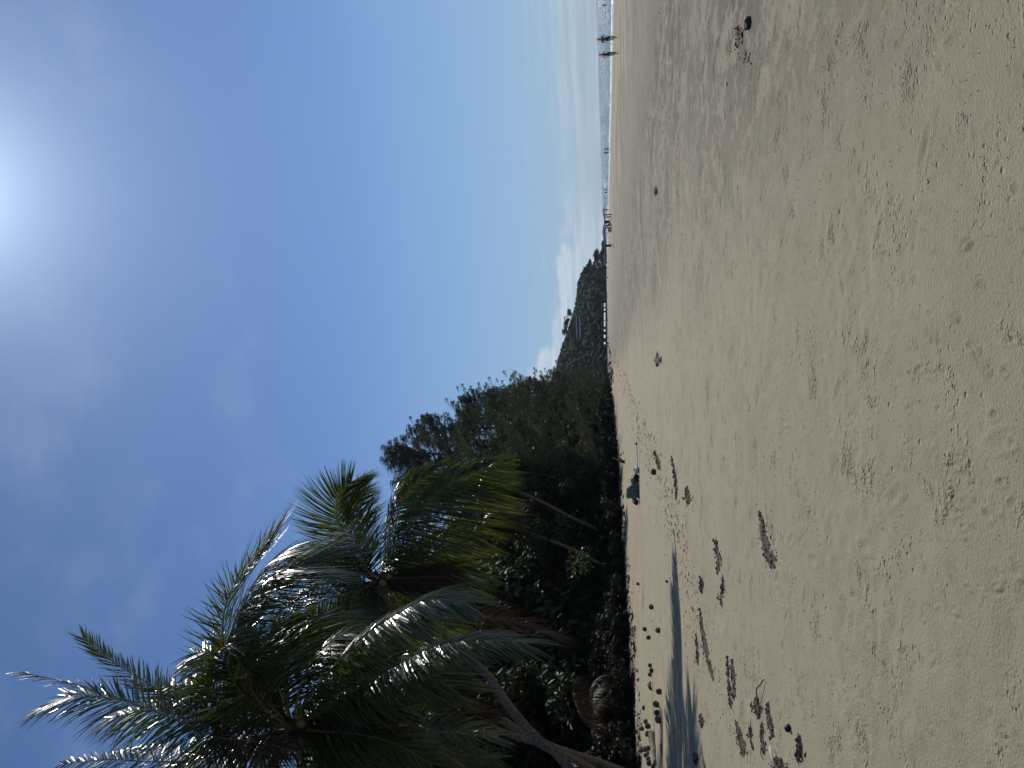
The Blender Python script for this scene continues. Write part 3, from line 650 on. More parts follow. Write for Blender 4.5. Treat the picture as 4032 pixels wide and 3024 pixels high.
def sheoak(label, base, H, Rad, seed, lean=0., n=520, group='feathery she-oaks along the top of the beach', sc=1.):
    rs = random.Random(seed); root = empty('sheoak_tree', base); tag(root, label, 'tree', group)
    tb = MB(); cr = MB()
    tp = [Vector((lean*(k/8)**1.5*H+.4*noise.noise(Vector((k*.5, seed, 0))), .4*noise.noise(Vector((k*.5, seed, 5))), H*.93*k/8)) for k in range(9)]
    tb.tube(tp, [lerp(.34, .04, k/8) for k in range(9)], 9)
    nb = 40
    per = n//nb
    for b in range(nb):
        t = lerp(.07, .98, (b+rs.random()*.6)/nb); i = min(int(t*8), 7); p = tp[i].lerp(tp[i+1], t*8-i)
        env = math.sin(min(1, (1-t)*1.25+.12)*math.pi*.62)**.8; ln = Rad*env*rs.uniform(.65, 1.12)
        a = b*2.4+rs.uniform(-.4, .4); e = lerp(.25, 1.05, t)+rs.uniform(-.2, .2); q = p.copy(); pts = [q.copy()]
        for k in range(5):
            q = q+Vector((math.cos(a)*math.cos(e), math.sin(a)*math.cos(e), math.sin(e)))*(ln/5*1.15); pts.append(q.copy()); a += rs.uniform(-.25, .25); e += rs.uniform(-.1, .22)
        tb.tube(pts, [lerp(.10, .015, k/5)*(1.2-t*.6) for k in range(6)], 5)
        for k in range(per):
            s = 1+4*rs.random()**.75; j = min(int(s), 4); c = pts[j].lerp(pts[j+1], s-j)
            off = Vector((rs.gauss(0, .55), rs.gauss(0, .55), rs.gauss(.15, .5)))*sc*(.6+.1*ln)
            if rs.random() < .5: tb.tube([c, c+off], [.022, .008], 3, cap=False)
            plume(cr, c+off, rs, sc)
    tb.build('trunk', M_BARK, root); cr.build('crown', M_CAS, root, False)
    return root
def p0(ix, iy, Y):
    p = at(ix, iy, Y); return Vector((p.x, Y, tz(p.x, Y)))
def hgt(ix, iy, Y): p = at(ix, iy, Y); return p.z-tz(p.x, Y)
sheoak('tallest feathery she-oak against the sky right of the palms', p0(2420, 1790, 84), hgt(1512, 1790, 84), 6.0, 11, .02, 1000)
sheoak('feathery she-oak with a forked pale stem behind the tallest she-oak', p0(2420, 1900, 72), hgt(1545, 1900, 72), 5.2, 12, .01, 700)
sheoak('feathery she-oak right of the tallest, its crown one step lower', p0(2410, 1672, 98), hgt(1600, 1672, 98), 5.5, 13, .0, 800)
sheoak('broad feathery she-oak standing out over the sand with a ragged top', p0(2408, 1575, 122), hgt(1800, 1575, 122), 5.6, 14, .02, 850)
sheoak('dense she-oak low between the broad one and the next', p0(2408, 1630, 110), hgt(1790, 1630, 110), 5.5, 15, .0, 700)
sheoak('she-oak with tufted top right of the broad one', p0(2400, 1555, 150), hgt(1925, 1545, 150), 6.0, 16, .0, 600)
sheoak('small she-oak last before the headland with loose sprays', p0(2400, 1525, 190), hgt(2005, 1520, 190), 6.5, 17, .0, 560, sc=1.2)
sheoak('low she-oak whose sprays overlap the forested hill', p0(2400, 1508, 230), hgt(2110, 1505, 230), 7, 18, .0, 500, sc=1.3)
sheoak('shaggy she-oak behind the seated person', p0(2420, 1840, 75), hgt(1850, 1840, 75), 4.6, 19, .0, 600)
sheoak('shaggy she-oak low over the driftwood', p0(2415, 1720, 91), hgt(1950, 1720, 91), 5.0, 20, .0, 560)

# ------------------------------------------------------------------ broad-leaved trees, each a thing; the meshes are shared
def leaf_tree(name, H, Rad, nl, seed, lm, ls=.16, low=.12, forkn=9):
    rs = random.Random(seed); npr = np.random.RandomState(seed); tb = MB()
    tb.tube([(0, 0, 0), (.15, .1, H*.3), (.1, -.1, H*.6), (.2, 0, H*.85)], [.26, .2, .12, .04], 8)
    cen = []
    for k in range(forkn*3):
        t = lerp(low, .97, k/(forkn*3)); a = k*2.4+rs.uniform(-.4, .4); env = math.sin(min(1, max(.12, t*1.02))*math.pi*.86)**.55; r = Rad*env*rs.uniform(.35, 1)
        c = Vector((math.cos(a)*r, math.sin(a)*r, H*t)); cen.append((c, rs.uniform(.75, 1.35)*Rad*.30))
        tb.tube([(.1, 0, max(.2, H*t*.72)), c*.6+Vector((0, 0, H*t*.36)), c], [.07, .045, .015], 4)
    ps = []; ce = np.array([c for c, _ in cen]); cr = np.array([r for _, r in cen])
    k = npr.randint(0, len(cen), nl); d = npr.normal(size=(nl, 3)); d /= np.linalg.norm(d, axis=1)[:, None]
    rad = npr.rand(nl)**.42; P = ce[k]+d*(cr[k]*rad)[:, None]*np.array([1.15, 1.15, .8])
    P[:, 2] = np.maximum(P[:, 2], .1)
    u = npr.normal(size=(nl, 3)); u /= np.linalg.norm(u, axis=1)[:, None]; v = np.cross(u, d+.3*npr.normal(size=(nl, 3))); v /= np.linalg.norm(v, axis=1)[:, None]+1e-6
    s = ls*npr.uniform(.6, 1.4, nl)[:, None]
    q = np.stack([P-u*s, P+v*s*.45, P+u*s*1.1-np.array([0, 0, 1])*s*.35, P-v*s*.45], 1).reshape(-1, 3)
    f = np.arange(nl*4).reshape(-1, 4)
    root = empty(name, (0, 0, 0)); tb.build('trunk', M_BARK, root); mesh_obj('crown', q.tolist(), f.tolist(), lm, root)
    return root
VAR = [leaf_tree('broadleaf_tree', 10, 4.2, 13000, 31, M_LEAF), leaf_tree('broadleaf_tree', 10, 3.6, 12000, 32, M_LEAF2, .19),
       leaf_tree('broadleaf_tree', 10, 4.8, 13000, 33, M_LEAF2, .15, .05), leaf_tree('broadleaf_tree', 10, 3.9, 12000, 34, M_LEAF, .22, .08)]
SHR = [leaf_tree('shrub', 3, 1.9, 4200, 41, M_LEAF2, .11, .02, 5), leaf_tree('shrub', 3, 2.1, 4200, 42, M_LEAF, .15, .02, 5), leaf_tree('shrub', 3, 1.8, 3600, 43, M_LEAF2, .20, .02, 5)]
used = {}
def place(v, x, y, H, h0, rs, label, cat, group, wide=1.):
    o = v if v.name not in used else copy_tree(v); used[v.name] = 1
    s = H/h0; o.location = (x, y, tz(x, y)-.1); o.scale = (s*wide, s*wide, s); o.rotation_euler = (0, 0, rs.uniform(0, 6.28)); tag(o, label, cat, group); return o
rs = random.Random(77)
# silhouette heights of the wood as tan(elevation) against direction
def veg_top(iy):   # picture column of the tree tops
    return interp([(1480, 2190), (1560, 2010), (1650, 1800), (1900, 1720), (2050, 1650), (2300, 1560), (2450, 1450), (2600, 1330), (2750, 1130), (2950, 1000), (3400, 900)], iy)
G1 = 'broad-leaved trees of the dark wood behind the palms'
for row, (off, dy) in enumerate([(3.0, 3.3), (7.5, 3.8), (13, 5.0), (19.5, 6.5)]):
    y = 21.+row*1.5
    while y < 240:
        x = interp(VEG, y)-off+rs.uniform(-1.2, 1.2)-(2.0 if y < 34 else 3.5 if y < 62 else 1)
        iy = 1512-(x/y)*FPX
        if iy < 3500:
            lim = (2393+(iy-1512)*.0327-veg_top(iy))/FPX*y*.985+.6
            H = min(lim*rs.uniform(.82, .98), 17+row*2)*(.62 if row == 0 else .72 if y > 55 and row < 3 else 1)
            if H > 2.5:
                where = 'beyond the left border' if iy > 3024 else 'behind the crossing palm trunks' if iy > 2700 else 'between the crossing and the ringed trunks' if iy > 2330 else 'behind the ringed palm trunks' if iy > 2080 else 'behind the draped chair' if iy > 1880 else 'behind the seated person' if iy > 1760 else 'at the foot of the she-oaks' if iy > 1560 else 'along the far end of the beach'
                depth = ', front row' if row == 0 else ''
                look = ['small-leaved', 'coarse-leaved', 'spreading dark', 'large-leaved'][row]
                place(VAR[rs.randint(0, 3)], x, y, H, 10, rs, f'{look} tree {where}{depth}', 'tree', G1, 1.1 if H > 8 else 1.35)
        y += dy*rs.uniform(.8, 1.2)*(1 if y < 70 else 1.6)
G2 = 'bushes along the edge of the sand'
y = 20.
while y < 330:
    for k in range(2):
        x = interp(VEG, y)-.6-k*2.2+rs.uniform(-.5, .4)
        H = (rs.uniform(1.2, 2.6)+k*1.0)*(.62 if 32 < y < 62 else 1)
        iyb = 1512-x/y*FPX; where = 'beside the crossing palm trunks' if iyb > 2700 else 'left of the rough ringed trunk' if iyb > 2330 else 'between the ringed trunks' if iyb > 2100 else 'behind the draped chair' if iyb > 1880 else 'by the seated person' if iyb > 1760 else 'below the she-oaks' if iyb > 1560 else 'at the far end of the sand'
        place(SHR[rs.randint(0, 2)], x, y+rs.uniform(-.6, .6), H, 3, rs, f'{["low", "taller"][k]} dark bush at the edge of the sand {where}', 'bush', G2, 1.25)
    y += rs.uniform(1.5, 2.4)*(1 if y < 60 else 2)
q = at(2235, 2215, 38); root = empty('leafy_bush', (q.x, q.y, q.z-.5)); tag(root, 'bright green leafy bush catching sun between the ringed trunks', 'bush')
MB_ = MB(); MB_.tube([(0, 0, -.6), (.05, 0, -.3), (0, 0, .2)], [.03, .025, .02], 6); MB_.build('stem', M_BARK, root); MB_ = MB()
for k in range(190):
    d = Vector((rs.gauss(0, .30), rs.gauss(0, .3), rs.gauss(0, .30))); n1 = (d+Vector((rs.gauss(0, .2), rs.gauss(0, .2), rs.gauss(.1, .2)))).normalized(); n2 = n1.cross(Vector((rs.gauss(0, 1), rs.gauss(0, 1), 1))).normalized(); l = rs.uniform(.10, .24)
    MB_.add([d, d+n1*l*.5+n2*.022, d+n1*l-Vector((0, 0, l*.3)), d+n1*l*.5-n2*.022], [(0, 1, 2, 3)])
MB_.build('leaves', M_LEAF3, root, False)

# ------------------------------------------------------------------ headland
HILL = [(840, 2371), (886, 2371.5), (940, 2371), (966, 2367), (977, 2362), (1013, 2349), (1038, 2328), (1067, 2314), (1089, 2290), (1132, 2273), (1194, 2272), (1230, 2264), (1313, 2240), (1349, 2226), (1414, 2204), (1447, 2196), (1480, 2188), (1560, 2150), (1700, 2120), (1900, 2120), (2300, 2200)]
def hill_h(iy, Y): return max(.3, (2393+(iy-1512)*.0327-interp(HILL, iy))/FPX*Y+CAMZ)
def make_hill():
    na, nr = 150, 34; vs = []; fs = []
    ang = [lerp(840, 2200, i/(na-1)) for i in range(na)]
    def base_y(iy): return interp([(840, 905), (960, 860), (1060, 790), (1150, 700), (1300, 620), (1500, 540), (1800, 470), (2200, 420)], iy)
    P = {}
    for i, iy in enumerate(ang):
        y0 = base_y(iy); dep = interp([(840, 12), (900, 25), (960, 70), (1100, 190), (1500, 260), (2200, 300)], iy)
        for j in range(nr):
            s = j/(nr-1); Y = y0+dep*s*1.6; x = (1512-iy)/FPX*Y*1.008
            prof = math.sin(min(1, s*1.6)*math.pi/2)**.75 if s < .625 else math.cos((s-.625)/.375*math.pi/2)**.8
            canopy = 5.0 if iy > 1110 else interp([(940, 0), (966, 2.5), (1010, 7), (1080, 7), (1110, 5)], iy)
            h = max(0, hill_h(iy, y0+dep)-canopy)*prof
            h *= 1+.10*noise.noise(Vector((x*.02, Y*.02, 0)))*(1 if prof < .95 else .15)
            if iy < 1090: h += 1.6*noise.noise(Vector((x*.15, Y*.15, 2)))*min(1, prof*2)
            vs.append((x, Y, -.9+h)); P[i, j] = vs[-1]
    for i in range(na-1):
        for j in range(nr-1): fs.append((i*nr+j, (i+1)*nr+j, (i+1)*nr+j+1, i*nr+j+1))
    rock = mat('headland_rock', (.048, .042, .037), .9, .2, .12, .45, 1, 1.2)
    tag(mesh_obj('hill', vs, fs, rock, smooth=True), 'rocky ground of the forested headland at the end of the beach', kind='structure')
    # canopy: lumpy tree crowns in one mass
    rs = random.Random(9); npr = np.random.RandomState(4)
    bm = bmesh.new(); bmesh.ops.create_icosphere(bm, subdivisions=2, radius=1); bv = np.array([v.co[:] for v in bm.verts]); bf = np.array([[v.index for v in f.verts] for f in bm.faces]); bm.free()
    AV = []; AF = []; LV = []; k = 0
    while k < 3000:
        iy = rs.uniform(1000, 1900) if rs.random() > .1 else rs.uniform(975, 1090); s = rs.random()**1.1*.72
        i = (iy-840)/(2200-840)*(na-1); j = s*(nr-1); i0, j0 = int(i), int(j)
        p = np.array(P[i0, j0]); q = np.array(P[min(i0+1, na-1), min(j0+1, nr-1)]); p = p+(q-p)*np.array([i-i0, j-j0, (i-i0+j-j0)/2])
        cliff = 985 < iy < 1095 and .04 < s < .55
        if cliff and rs.random() < .82: continue
        r = rs.uniform(2.2, 4.6) if iy > 1085 else rs.uniform(.9, 2.0)
        if iy > 1400: r *= .9
        n1 = npr.normal(size=3)*10
        disp = 1+.30*np.sin(bv@npr.normal(size=3)*3.1+n1[0])*np.sin(bv@npr.normal(size=3)*3.7+n1[1])+.13*npr.normal(size=len(bv))
        v = bv*disp[:, None]*r*np.array([1.1, 1.1, .85])+p+np.array([0, 0, r*.35])
        AF.append(bf+len(AV)*len(bv)); AV.append(v); k += 1
        m = 70; dd = npr.normal(size=(m, 3)); dd /= np.linalg.norm(dd, axis=1)[:, None]; dd[:, 2] = abs(dd[:, 2])*.9-.1
        c = p+np.array([0, 0, r*.35])+dd*r*1.12*npr.uniform(.85, 1.12, m)[:, None]; sz = r*.11
        t1 = npr.normal(size=(m, 3))*sz; t2 = npr.normal(size=(m, 3))*sz
        LV.append(np.stack([c+t1, c+t2, c-t1-t2*.5], 1).reshape(-1, 3))
    V = np.concatenate(AV); F = np.concatenate(AF); LVc = np.concatenate(LV); LF = np.arange(len(LVc)).reshape(-1, 3)+len(V)
    o = mesh_obj('hillside_forest', np.concatenate([V, LVc]).tolist(), F.tolist()+LF.tolist(), M_HILL)
    tag(o, 'dense dark green forest covering the headland hill', 'forest', kind='stuff')
    return P
make_hill()
# boulders at the foot of the point
rs = random.Random(12); R_ROCK = mat('boulder_rock', (.10, .088, .078), .85, .3, .8, .4, .8, 3)
for k, (iy, xi) in enumerate([(905, 2376), (922, 2375.5), (938, 2376), (955, 2376.5), (970, 2378), (990, 2379), (1010, 2380), (1030, 2381), (1055, 2381)]):
    Y = interp([(900, 890), (960, 850), (1060, 780)], iy); p = at(xi, iy, Y); mb = MB(); r = rs.uniform(2, 3.6)
    mb.ball((0, 0, 0), (r*1.9, r, r*.6), 14, 9, jit=.55, sd=k*3.1); o = mb.build('boulder', R_ROCK, None, False); o.location = (p.x, Y-8, SEA+.4)
    tag(o, 'dark boulder in the row at the foot of the headland', 'boulder', 'boulders at the foot of the headland')
# single trees that stand up from the ridge
def ridge_palm(ix, iy, Y, H, label, sd):
    rs = random.Random(sd); top = at(ix, iy, Y); base = Vector((top.x-.6, Y, top.z-H)); root = empty('ridge_palm', base); tag(root, label, 'palm tree', 'palms standing up from the hill ridge')
    mb = MB(); mb.tube([(0, 0, 0), (.2, 0, H*.5), (.6, 0, H)], [.3, .22, .2], 6); mb.build('trunk', M_TRUNK, root)
    for k in range(13):
        frond(root, arc((.6, 0, H), k*2.4, rs.choice([1.1, .6, .2, -.3]), rs.uniform(3.4, 4.6), rs), n=20, rs=rs, droop=.5, face=.2, ll=1.5, width=.30)
ridge_palm(2236, 1231, 660, 9, 'rightmost palm on the hill ridge, standing clear against the sky', 1)
ridge_palm(2229, 1262, 650, 9, 'bushy palm second from the right on the hill ridge', 2)
ridge_palm(2225, 1278, 640, 8, 'palm crowded between two others on the hill ridge', 3)
ridge_palm(2220, 1305, 640, 7, 'low leftmost palm of the ridge group', 4)
def ridge_tree(ix, iy, Y, H, label, sd):
    rs = random.Random(sd); top = at(ix, iy, Y); H *= 1.5; root = empty('ridge_tree', (top.x, Y, top.z-H)); tag(root, label, 'tree', 'sparse trees on the cliff edge')
    tb = MB(); cr = MB(); tb.tube([(0, 0, -3), (.3, 0, H*.5), (.1, 0, H)], [.22, .16, .08], 5)
    for k in range(5):
        a = k*2.4; c = Vector((math.cos(a)*H*.28, math.sin(a)*H*.3, H*rs.uniform(.55, 1.0))); tb.tube([(.2, 0, H*.45), c], [.12, .05], 4)
        for q in range(70):
            d = Vector((rs.gauss(0, .8), rs.gauss(0, .8), rs.gauss(0, .5)))*H*.17; s = .75; n1 = Vector((rs.gauss(0, 1), rs.gauss(0, 1), rs.gauss(0, 1))).normalized()*s; n2 = Vector((rs.gauss(0, 1), rs.gauss(0, 1), rs.gauss(0, 1))).normalized()*s
            cr.add([c+d+n1, c+d+n2, c+d-n1, c+d-n2], [(0, 1, 2, 3)])
    tb.build('trunk', M_BARK, root); cr.build('crown', M_HILL, root, False)
for a in [(2340, 998, 850, 6, 'sparse tree lowest on the cliff edge', 1), (2341, 1012, 850, 5.5, 'sparse tree second lowest on the cliff edge', 2), (2313, 1036, 830, 5, 'thin forked tree halfway up the cliff edge', 3), (2309, 1050, 820, 5, 'small tree just above the forked one on the cliff edge', 4), (2298, 1064, 820, 4.5, 'topmost sparse tree where the cliff meets the forest', 5)]:
    ridge_tree(*a)
# pale terrace building half hidden on the ridge
def terrace():
    p = at(2272, 1290, 600); root = empty('hill_house', (p.x, 598, p.z-2.5)); tag(root, 'long low house with pale terraces half hidden by trees near the hill ridge', 'house')
    wh = mat('white_render', (.62, .62, .60), .6); gl = mat('dark_glazing', (.03, .035, .04), .5, .3); rf = mat('metal_roof', (.08, .085, .09), .4)
    m = MB(); m.box((0, 4, 1.6), (16, 5, 3.2)); m.build('wall', gl, root, False)
    for z in (0.3, 2.7): m = MB(); m.box((0, 1, z), (18, 3, .5)); m.build('balcony', wh, root, False)
    m = MB(); m.box((0, 3.5, 3.5), (19, 8, .3)); m.build('roof', rf, root, False)
    for k in range(6):
        m = MB(); m.box((-8+k*3.2, 0, 1.4), (.2, .2, 2.6)); m.build('column', gl, root, False)
    for k in range(5):
        m = MB(); m.box((-6.4+k*3.2, 1.42, 1.5), (2.6, .1, 2.1)); m.build('window', gl, root, False)
    root.rotation_euler = (0, 0, .12)
terrace()

# ------------------------------------------------------------------ people
M_SKIN = mat('skin', (.30, .17, .11), .5, .4); M_SKIND = mat('tanned_skin', (.20, .095, .055), .45, .4)
M_HAIR = mat('hair', (.02, .014, .01), .5, .4); M_DARKC = mat('dark_cloth', (.018, .022, .028), .8, .2); M_NAVY = mat('navy_cloth', (.02, .03, .06), .8, .2)
M_TEAL = mat('teal_cloth', (.03, .08, .075), .8, .2); M_MAROON = mat('maroon_cloth', (.09, .018, .02), .8, .2); M_WHITE = mat('white_cloth', (.72, .72, .70), .8, .2)
M_GREY = mat('grey_cloth', (.12, .12, .13), .8, .2); M_BLACK = mat('black_rubber', (.012, .012, .013), .6, .3); M_STEEL = mat('steel', (.35, .36, .38), .3, .5, metal=1)
RAD = dict(pel=.125, wai=.112, che=.145, nck=.055, hd=.088, hdt=.075, sh=.062, el=.044, ha=.030, hnd=.034, hip=.092, kn=.060, an=.038, toe=.035)
EDG = [('pel', 'wai'), ('wai', 'che'), ('che', 'nck'), ('nck', 'hd'), ('hd', 'hdt'), ('che', 'shL'), ('che', 'shR'), ('shL', 'elL'), ('shR', 'elR'), ('elL', 'haL'), ('elR', 'haR'), ('haL', 'hndL'), ('haR', 'hndR'),
       ('pel', 'hipL'), ('pel', 'hipR'), ('hipL', 'knL'), ('hipR', 'knR'), ('knL', 'anL'), ('knR', 'anR'), ('anL', 'toeL'), ('anR', 'toeR')]
def skin(name, J, edges, radf, m, parent, root_key, sub=1, fingers=False):
    keys = []
    for a, b in edges:
        for k in (a, b):
            if k not in keys: keys.append(k)
    vs = [Vector(J[k]) for k in keys]; es = [(keys.index(a), keys.index(b)) for a, b in edges]; rr = [radf(k) for k in keys]
    if fingers:
        for s in 'LR':
            h = Vector(J['hnd'+s]); w = Vector(J['ha'+s]); d = (h-w).normalized(); sd_ = d.orthogonal().normalized(); nn = d.cross(sd_)
            for q, (o, l) in enumerate([(-.030, .055), (-.011, .068), (.010, .064), (.030, .048), (-.045, .03)]):
                i = len(vs); a = h+sd_*o*.8+d*(.02 if q < 4 else -.03); b = h+sd_*o*1.15+d*(.02+l*.6 if q < 4 else .005)+nn*.008; c = h+sd_*o*1.2+d*(.02+l if q < 4 else .03)+nn*.03
                vs += [a, b, c]; rr += [.011, .009, .008]; es += [(keys.index('hnd'+s), i), (i, i+1), (i+1, i+2)]
    me = bpy.data.meshes.new(name); me.from_pydata([tuple(v) for v in vs], es, []); o = bpy.data.objects.new(name, me); COL.objects.link(o)
    md = o.modifiers.new('s', 'SKIN'); md.use_smooth_shade = True
    for i, r in enumerate(rr):
        me.skin_vertices[0].data[i].radius = (r, r); me.skin_vertices[0].data[i].use_root = (i == (keys.index(root_key) if root_key in keys else 0))
    if sub: sb = o.modifiers.new('d', 'SUBSURF'); sb.levels = sb.render_levels = sub
    dg = bpy.context.evaluated_depsgraph_get(); m2 = bpy.data.meshes.new_from_object(o.evaluated_get(dg)); bpy.data.objects.remove(o)
    m2.materials.clear(); m2.materials.append(m); m2.name = name
    o = bpy.data.objects.new(name, m2); COL.objects.link(o)
    if parent: o.parent = parent
    return o
def base(k): return k.rstrip('LR') if k not in ('',) else k
def person(label, J, loc, rz=0, wear=(), skinm=None, hair=.09, cat='person', group=None, fingers=False, hairlen=0, female=False, sc=1.):
    root = empty('person', loc, rz); tag(root, label, cat, group); root.scale = (sc,)*3
    f = .9 if female else 1.
    skin('body', J, EDG, lambda k: RAD[base(k)]*f, skinm or M_SKIN, root, 'pel', 1, fingers)
    hb = MB(); h = Vector(J['hdt']); n = Vector(J['hd']); up = (h-n).normalized()
    hb.ball(h+up*.0+Vector((0, -.018, .008)), (.088, .098, .092), 10, 8)
    if hairlen: hb.tube([h-Vector((0, .06, 0)), n-Vector((0, .09, .06)), n-Vector((0, .10, .06+hairlen))], [.06, .06, .025], 7)
    hb.build('hair', M_HAIR, root)
    fb = MB(); fc = (h+n)/2; fb.ball(fc+Vector((0, .095, -.01)), (.014, .022, .022), 6, 5)
    for s in (-1, 1): fb.ball(fc+Vector((s*.03, .082, .018)), .012, 6, 5); fb.ball(fc+Vector((s*.09, 0, 0)), (.012, .025, .035), 6, 5)
    fb.build('face', skinm or M_SKIN, root)
    for kind, m in wear:
        if kind == 'shirt': E = [('pel', 'wai'), ('wai', 'che'), ('che', 'shL'), ('che', 'shR'), ('shL', 'elLm'), ('shR', 'elRm')]
        elif kind == 'vest': E = [('pel', 'wai'), ('wai', 'che'), ('che', 'shLm'), ('che', 'shRm')]
        elif kind == 'bra': E = [('chb', 'che')]
        elif kind == 'shorts': E = [('wai0', 'pel'), ('pel', 'hipL'), ('pel', 'hipR'), ('hipL', 'knLm'), ('hipR', 'knRm')]
        elif kind == 'briefs': E = [('pel', 'hipLm'), ('pel', 'hipRm')]
        elif kind == 'dress':
            mb = MB(); w = Vector(J['wai']); p = Vector(J['pel']); c = Vector(J['che'])
            kx = (Vector(J['knL'])+Vector(J['knR']))/2
            P = [c+Vector((0, 0, .10)), c, w, p, p.lerp(kx, .5), p.lerp(kx, .95)]; R = [.09, .165, .135, .17, .20, .24]
            mb.tube(P, R, 14, cap=False)
            for s in 'LR': mb.tube([J['sh'+s], Vector(J['sh'+s]).lerp(Vector(J['el'+s]), .75)], [.085, .085], 9, cap=False)
            mb.build('dress', m, root); continue
        else: continue
        K = dict(J)
        lp = lambda a, b, t: tuple(Vector(J[a]).lerp(Vector(J[b]), t))
        for s in 'LR':
            K['el'+s+'m'] = lp('sh'+s, 'el'+s, .7); K['sh'+s+'m'] = lp('che', 'sh'+s, .6); K['kn'+s+'m'] = lp('hip'+s, 'kn'+s, .8); K['hip'+s+'m'] = lp('pel', 'hip'+s, .75)
        K['wai0'] = lp('pel', 'wai', .5); K['chb'] = lp('wai', 'che', .75)
        rb = lambda k: (RAD[base(k.replace('m', '')) if k not in ('wai0', 'chb') else 'wai']*f+(.022 if kind != 'bra' else .012))
        skin(kind, K, E, rb, m, root, E[0][0], 1)
    return root
def stand(st=.0, arm=.0, lean=0.):
    """walking stride st (m), arm swing"""
    J = dict(pel=(0, 0, .95), wai=(0, .01, 1.10), che=(0, .02+lean, 1.31), nck=(0, .01+lean, 1.47), hd=(0, .03+lean, 1.58), hdt=(0, .03+lean, 1.66))
    for s, g in (('L', -1), ('R', 1)):
        J['sh'+s] = (g*.175, lean, 1.41); J['el'+s] = (g*.225, -g*arm*.5-.02, 1.12); J['ha'+s] = (g*.23, -g*arm+.05, .88); J['hnd'+s] = (g*.225, -g*arm*1.1+.07, .80)
        J['hip'+s] = (g*.095, 0, .90); J['kn'+s] = (g*.10, g*st*.5+.04, .50); J['an'+s] = (g*.10, g*st, .08+max(0, -g*st)*.25); J['toe'+s] = (g*.115, g*st+.15, .035+max(0, -g*st)*.1)
    return J
def J_cycle(up=0):
    J = dict(pel=(0, -.20, .98), wai=(0, -.14, 1.14), che=(0, -.02, 1.36), nck=(0, .04, 1.52), hd=(0, .08, 1.63), hdt=(0, .09, 1.71))
    for s, g in (('L', -1), ('R', 1)):
        J['sh'+s] = (g*.19, .0, 1.45); J['el'+s] = (g*.29, .20, 1.22); J['ha'+s] = (g*.27, .44, 1.08); J['hnd'+s] = (g*.26, .50, 1.05); J['hip'+s] = (g*.10, -.18, .92)
    J['knL'] = (-.13, .28, .82); J['anL'] = (-.12, .12, .46); J['toeL'] = (-.12, .26, .42)
    J['knR'] = (.13, .16, .60); J['anR'] = (.12, -.02, .22); J['toeR'] = (.12, .12, .19)
    return J
def bicycle(label, loc, rz):
    root = empty('bicycle', loc, rz); tag(root, label, 'bicycle', 'bicycles ridden along the sand')
    RA, FA = Vector((0, -.50, .34)), Vector((0, .56, .34)); BB = Vector((0, -.06, .32)); ST = Vector((0, -.22, .84)); HD = Vector((0, .42, .80))
    for nm, c in (('wheel', RA), ('wheel', FA)):
        m = MB(); m.torus(c, .335, .026, (1, 0, 0), 24, 6, 0); m.torus(c, .305, .012, (1, 0, 0), 24, 5, 1); m.tube([c-Vector((.05, 0, 0)), c+Vector((.05, 0, 0))], .022, 7, 1)
        for k in range(14):
            a = k*math.pi/7; m.tube([c, c+Vector((0, math.cos(a)*.3, math.sin(a)*.3))], .003, 3, 1, False)
        m.build(nm, None, root, True, [M_BLACK, M_STEEL])
    m = MB(); m.tube([RA, BB, HD], .018, 7); m.tube([BB, ST], .018, 7); m.tube([RA, ST-Vector((0, -.02, .12))], .012, 6); m.tube([ST-Vector((0, 0, .1)), HD], .017, 7)
    for s in (-.06, .06): m.tube([FA+Vector((s, 0, 0)), HD-Vector((-s, 0, .1)), HD], [.012, .013, .015], 6)
    m.build('frame', M_NAVY, root)
    m = MB(); m.tube([HD, HD+Vector((0, -.03, .2))], .014, 6); m.tube([(-.30, .40, 1.02), (-.2, .44, 1.03), (0, .42, 1.0), (.2, .44, 1.03), (.30, .40, 1.02)], .013, 6); m.build('handlebar', M_BLACK, root)
    m = MB(); m.ball(ST+Vector((0, 0, .06)), (.075, .14, .035), 10, 6); m.tube([ST, ST+Vector((0, 0, .05))], .014, 6); m.build('saddle', M_BLACK, root)
    m = MB(); m.tube([BB+Vector((-.07, 0, 0)), BB+Vector((.07, 0, 0))], .02, 6); m.tube([BB+Vector((-.07, 0, 0)), BB+Vector((-.09, .16, .07))], .01, 5); m.tube([BB+Vector((.07, 0, 0)), BB+Vector((.09, -.12, -.12))], .01, 5)
    m.box(BB+Vector((-.13, .17, .07)), (.1, .07, .02)); m.box(BB+Vector((.13, -.02, -.16)), (.1, .07, .02)); m.torus(BB+Vector((.05, 0, 0)), .09, .008, (1, 0, 0), 16, 4); m.build('crank', M_STEEL, root)
    m = MB(); m.box((0, .62, .92), (.34, .22, .20)); m.build('basket', M_GREY, root)
    return root
HEAD = math.radians(-24)
g1 = ground(2432, 149); g2 = ground(2433.5, 210)
bicycle('bicycle ridden by the bare-backed rider, right one of the two', g1, HEAD); bicycle('bicycle ridden by the slimmer rider, left one of the two', g2, HEAD)
person('person in dark clothes riding the right-hand bicycle along the sand', J_cycle(), g1, HEAD, (('shirt', M_GREY), ('shorts', M_DARKC)), M_SKIND, group='cyclists on the sand', fingers=True, sc=1.03)
person('slimmer person in dark brown top riding the left-hand bicycle', J_cycle(), g2, HEAD, (('vest', M_MAROON), ('shorts', M_NAVY)), M_SKIND, group='cyclists on the sand', fingers=True, female=True, hairlen=.12, sc=.96)
person('person in loose dark teal dress walking alone across the beach', stand(.20, .16, .04), ground(2418.5, 966), math.radians(-40), (('dress', M_TEAL),), M_SKIN, fingers=True, female=True, hairlen=.14)
gw = 'walkers along the waterline'
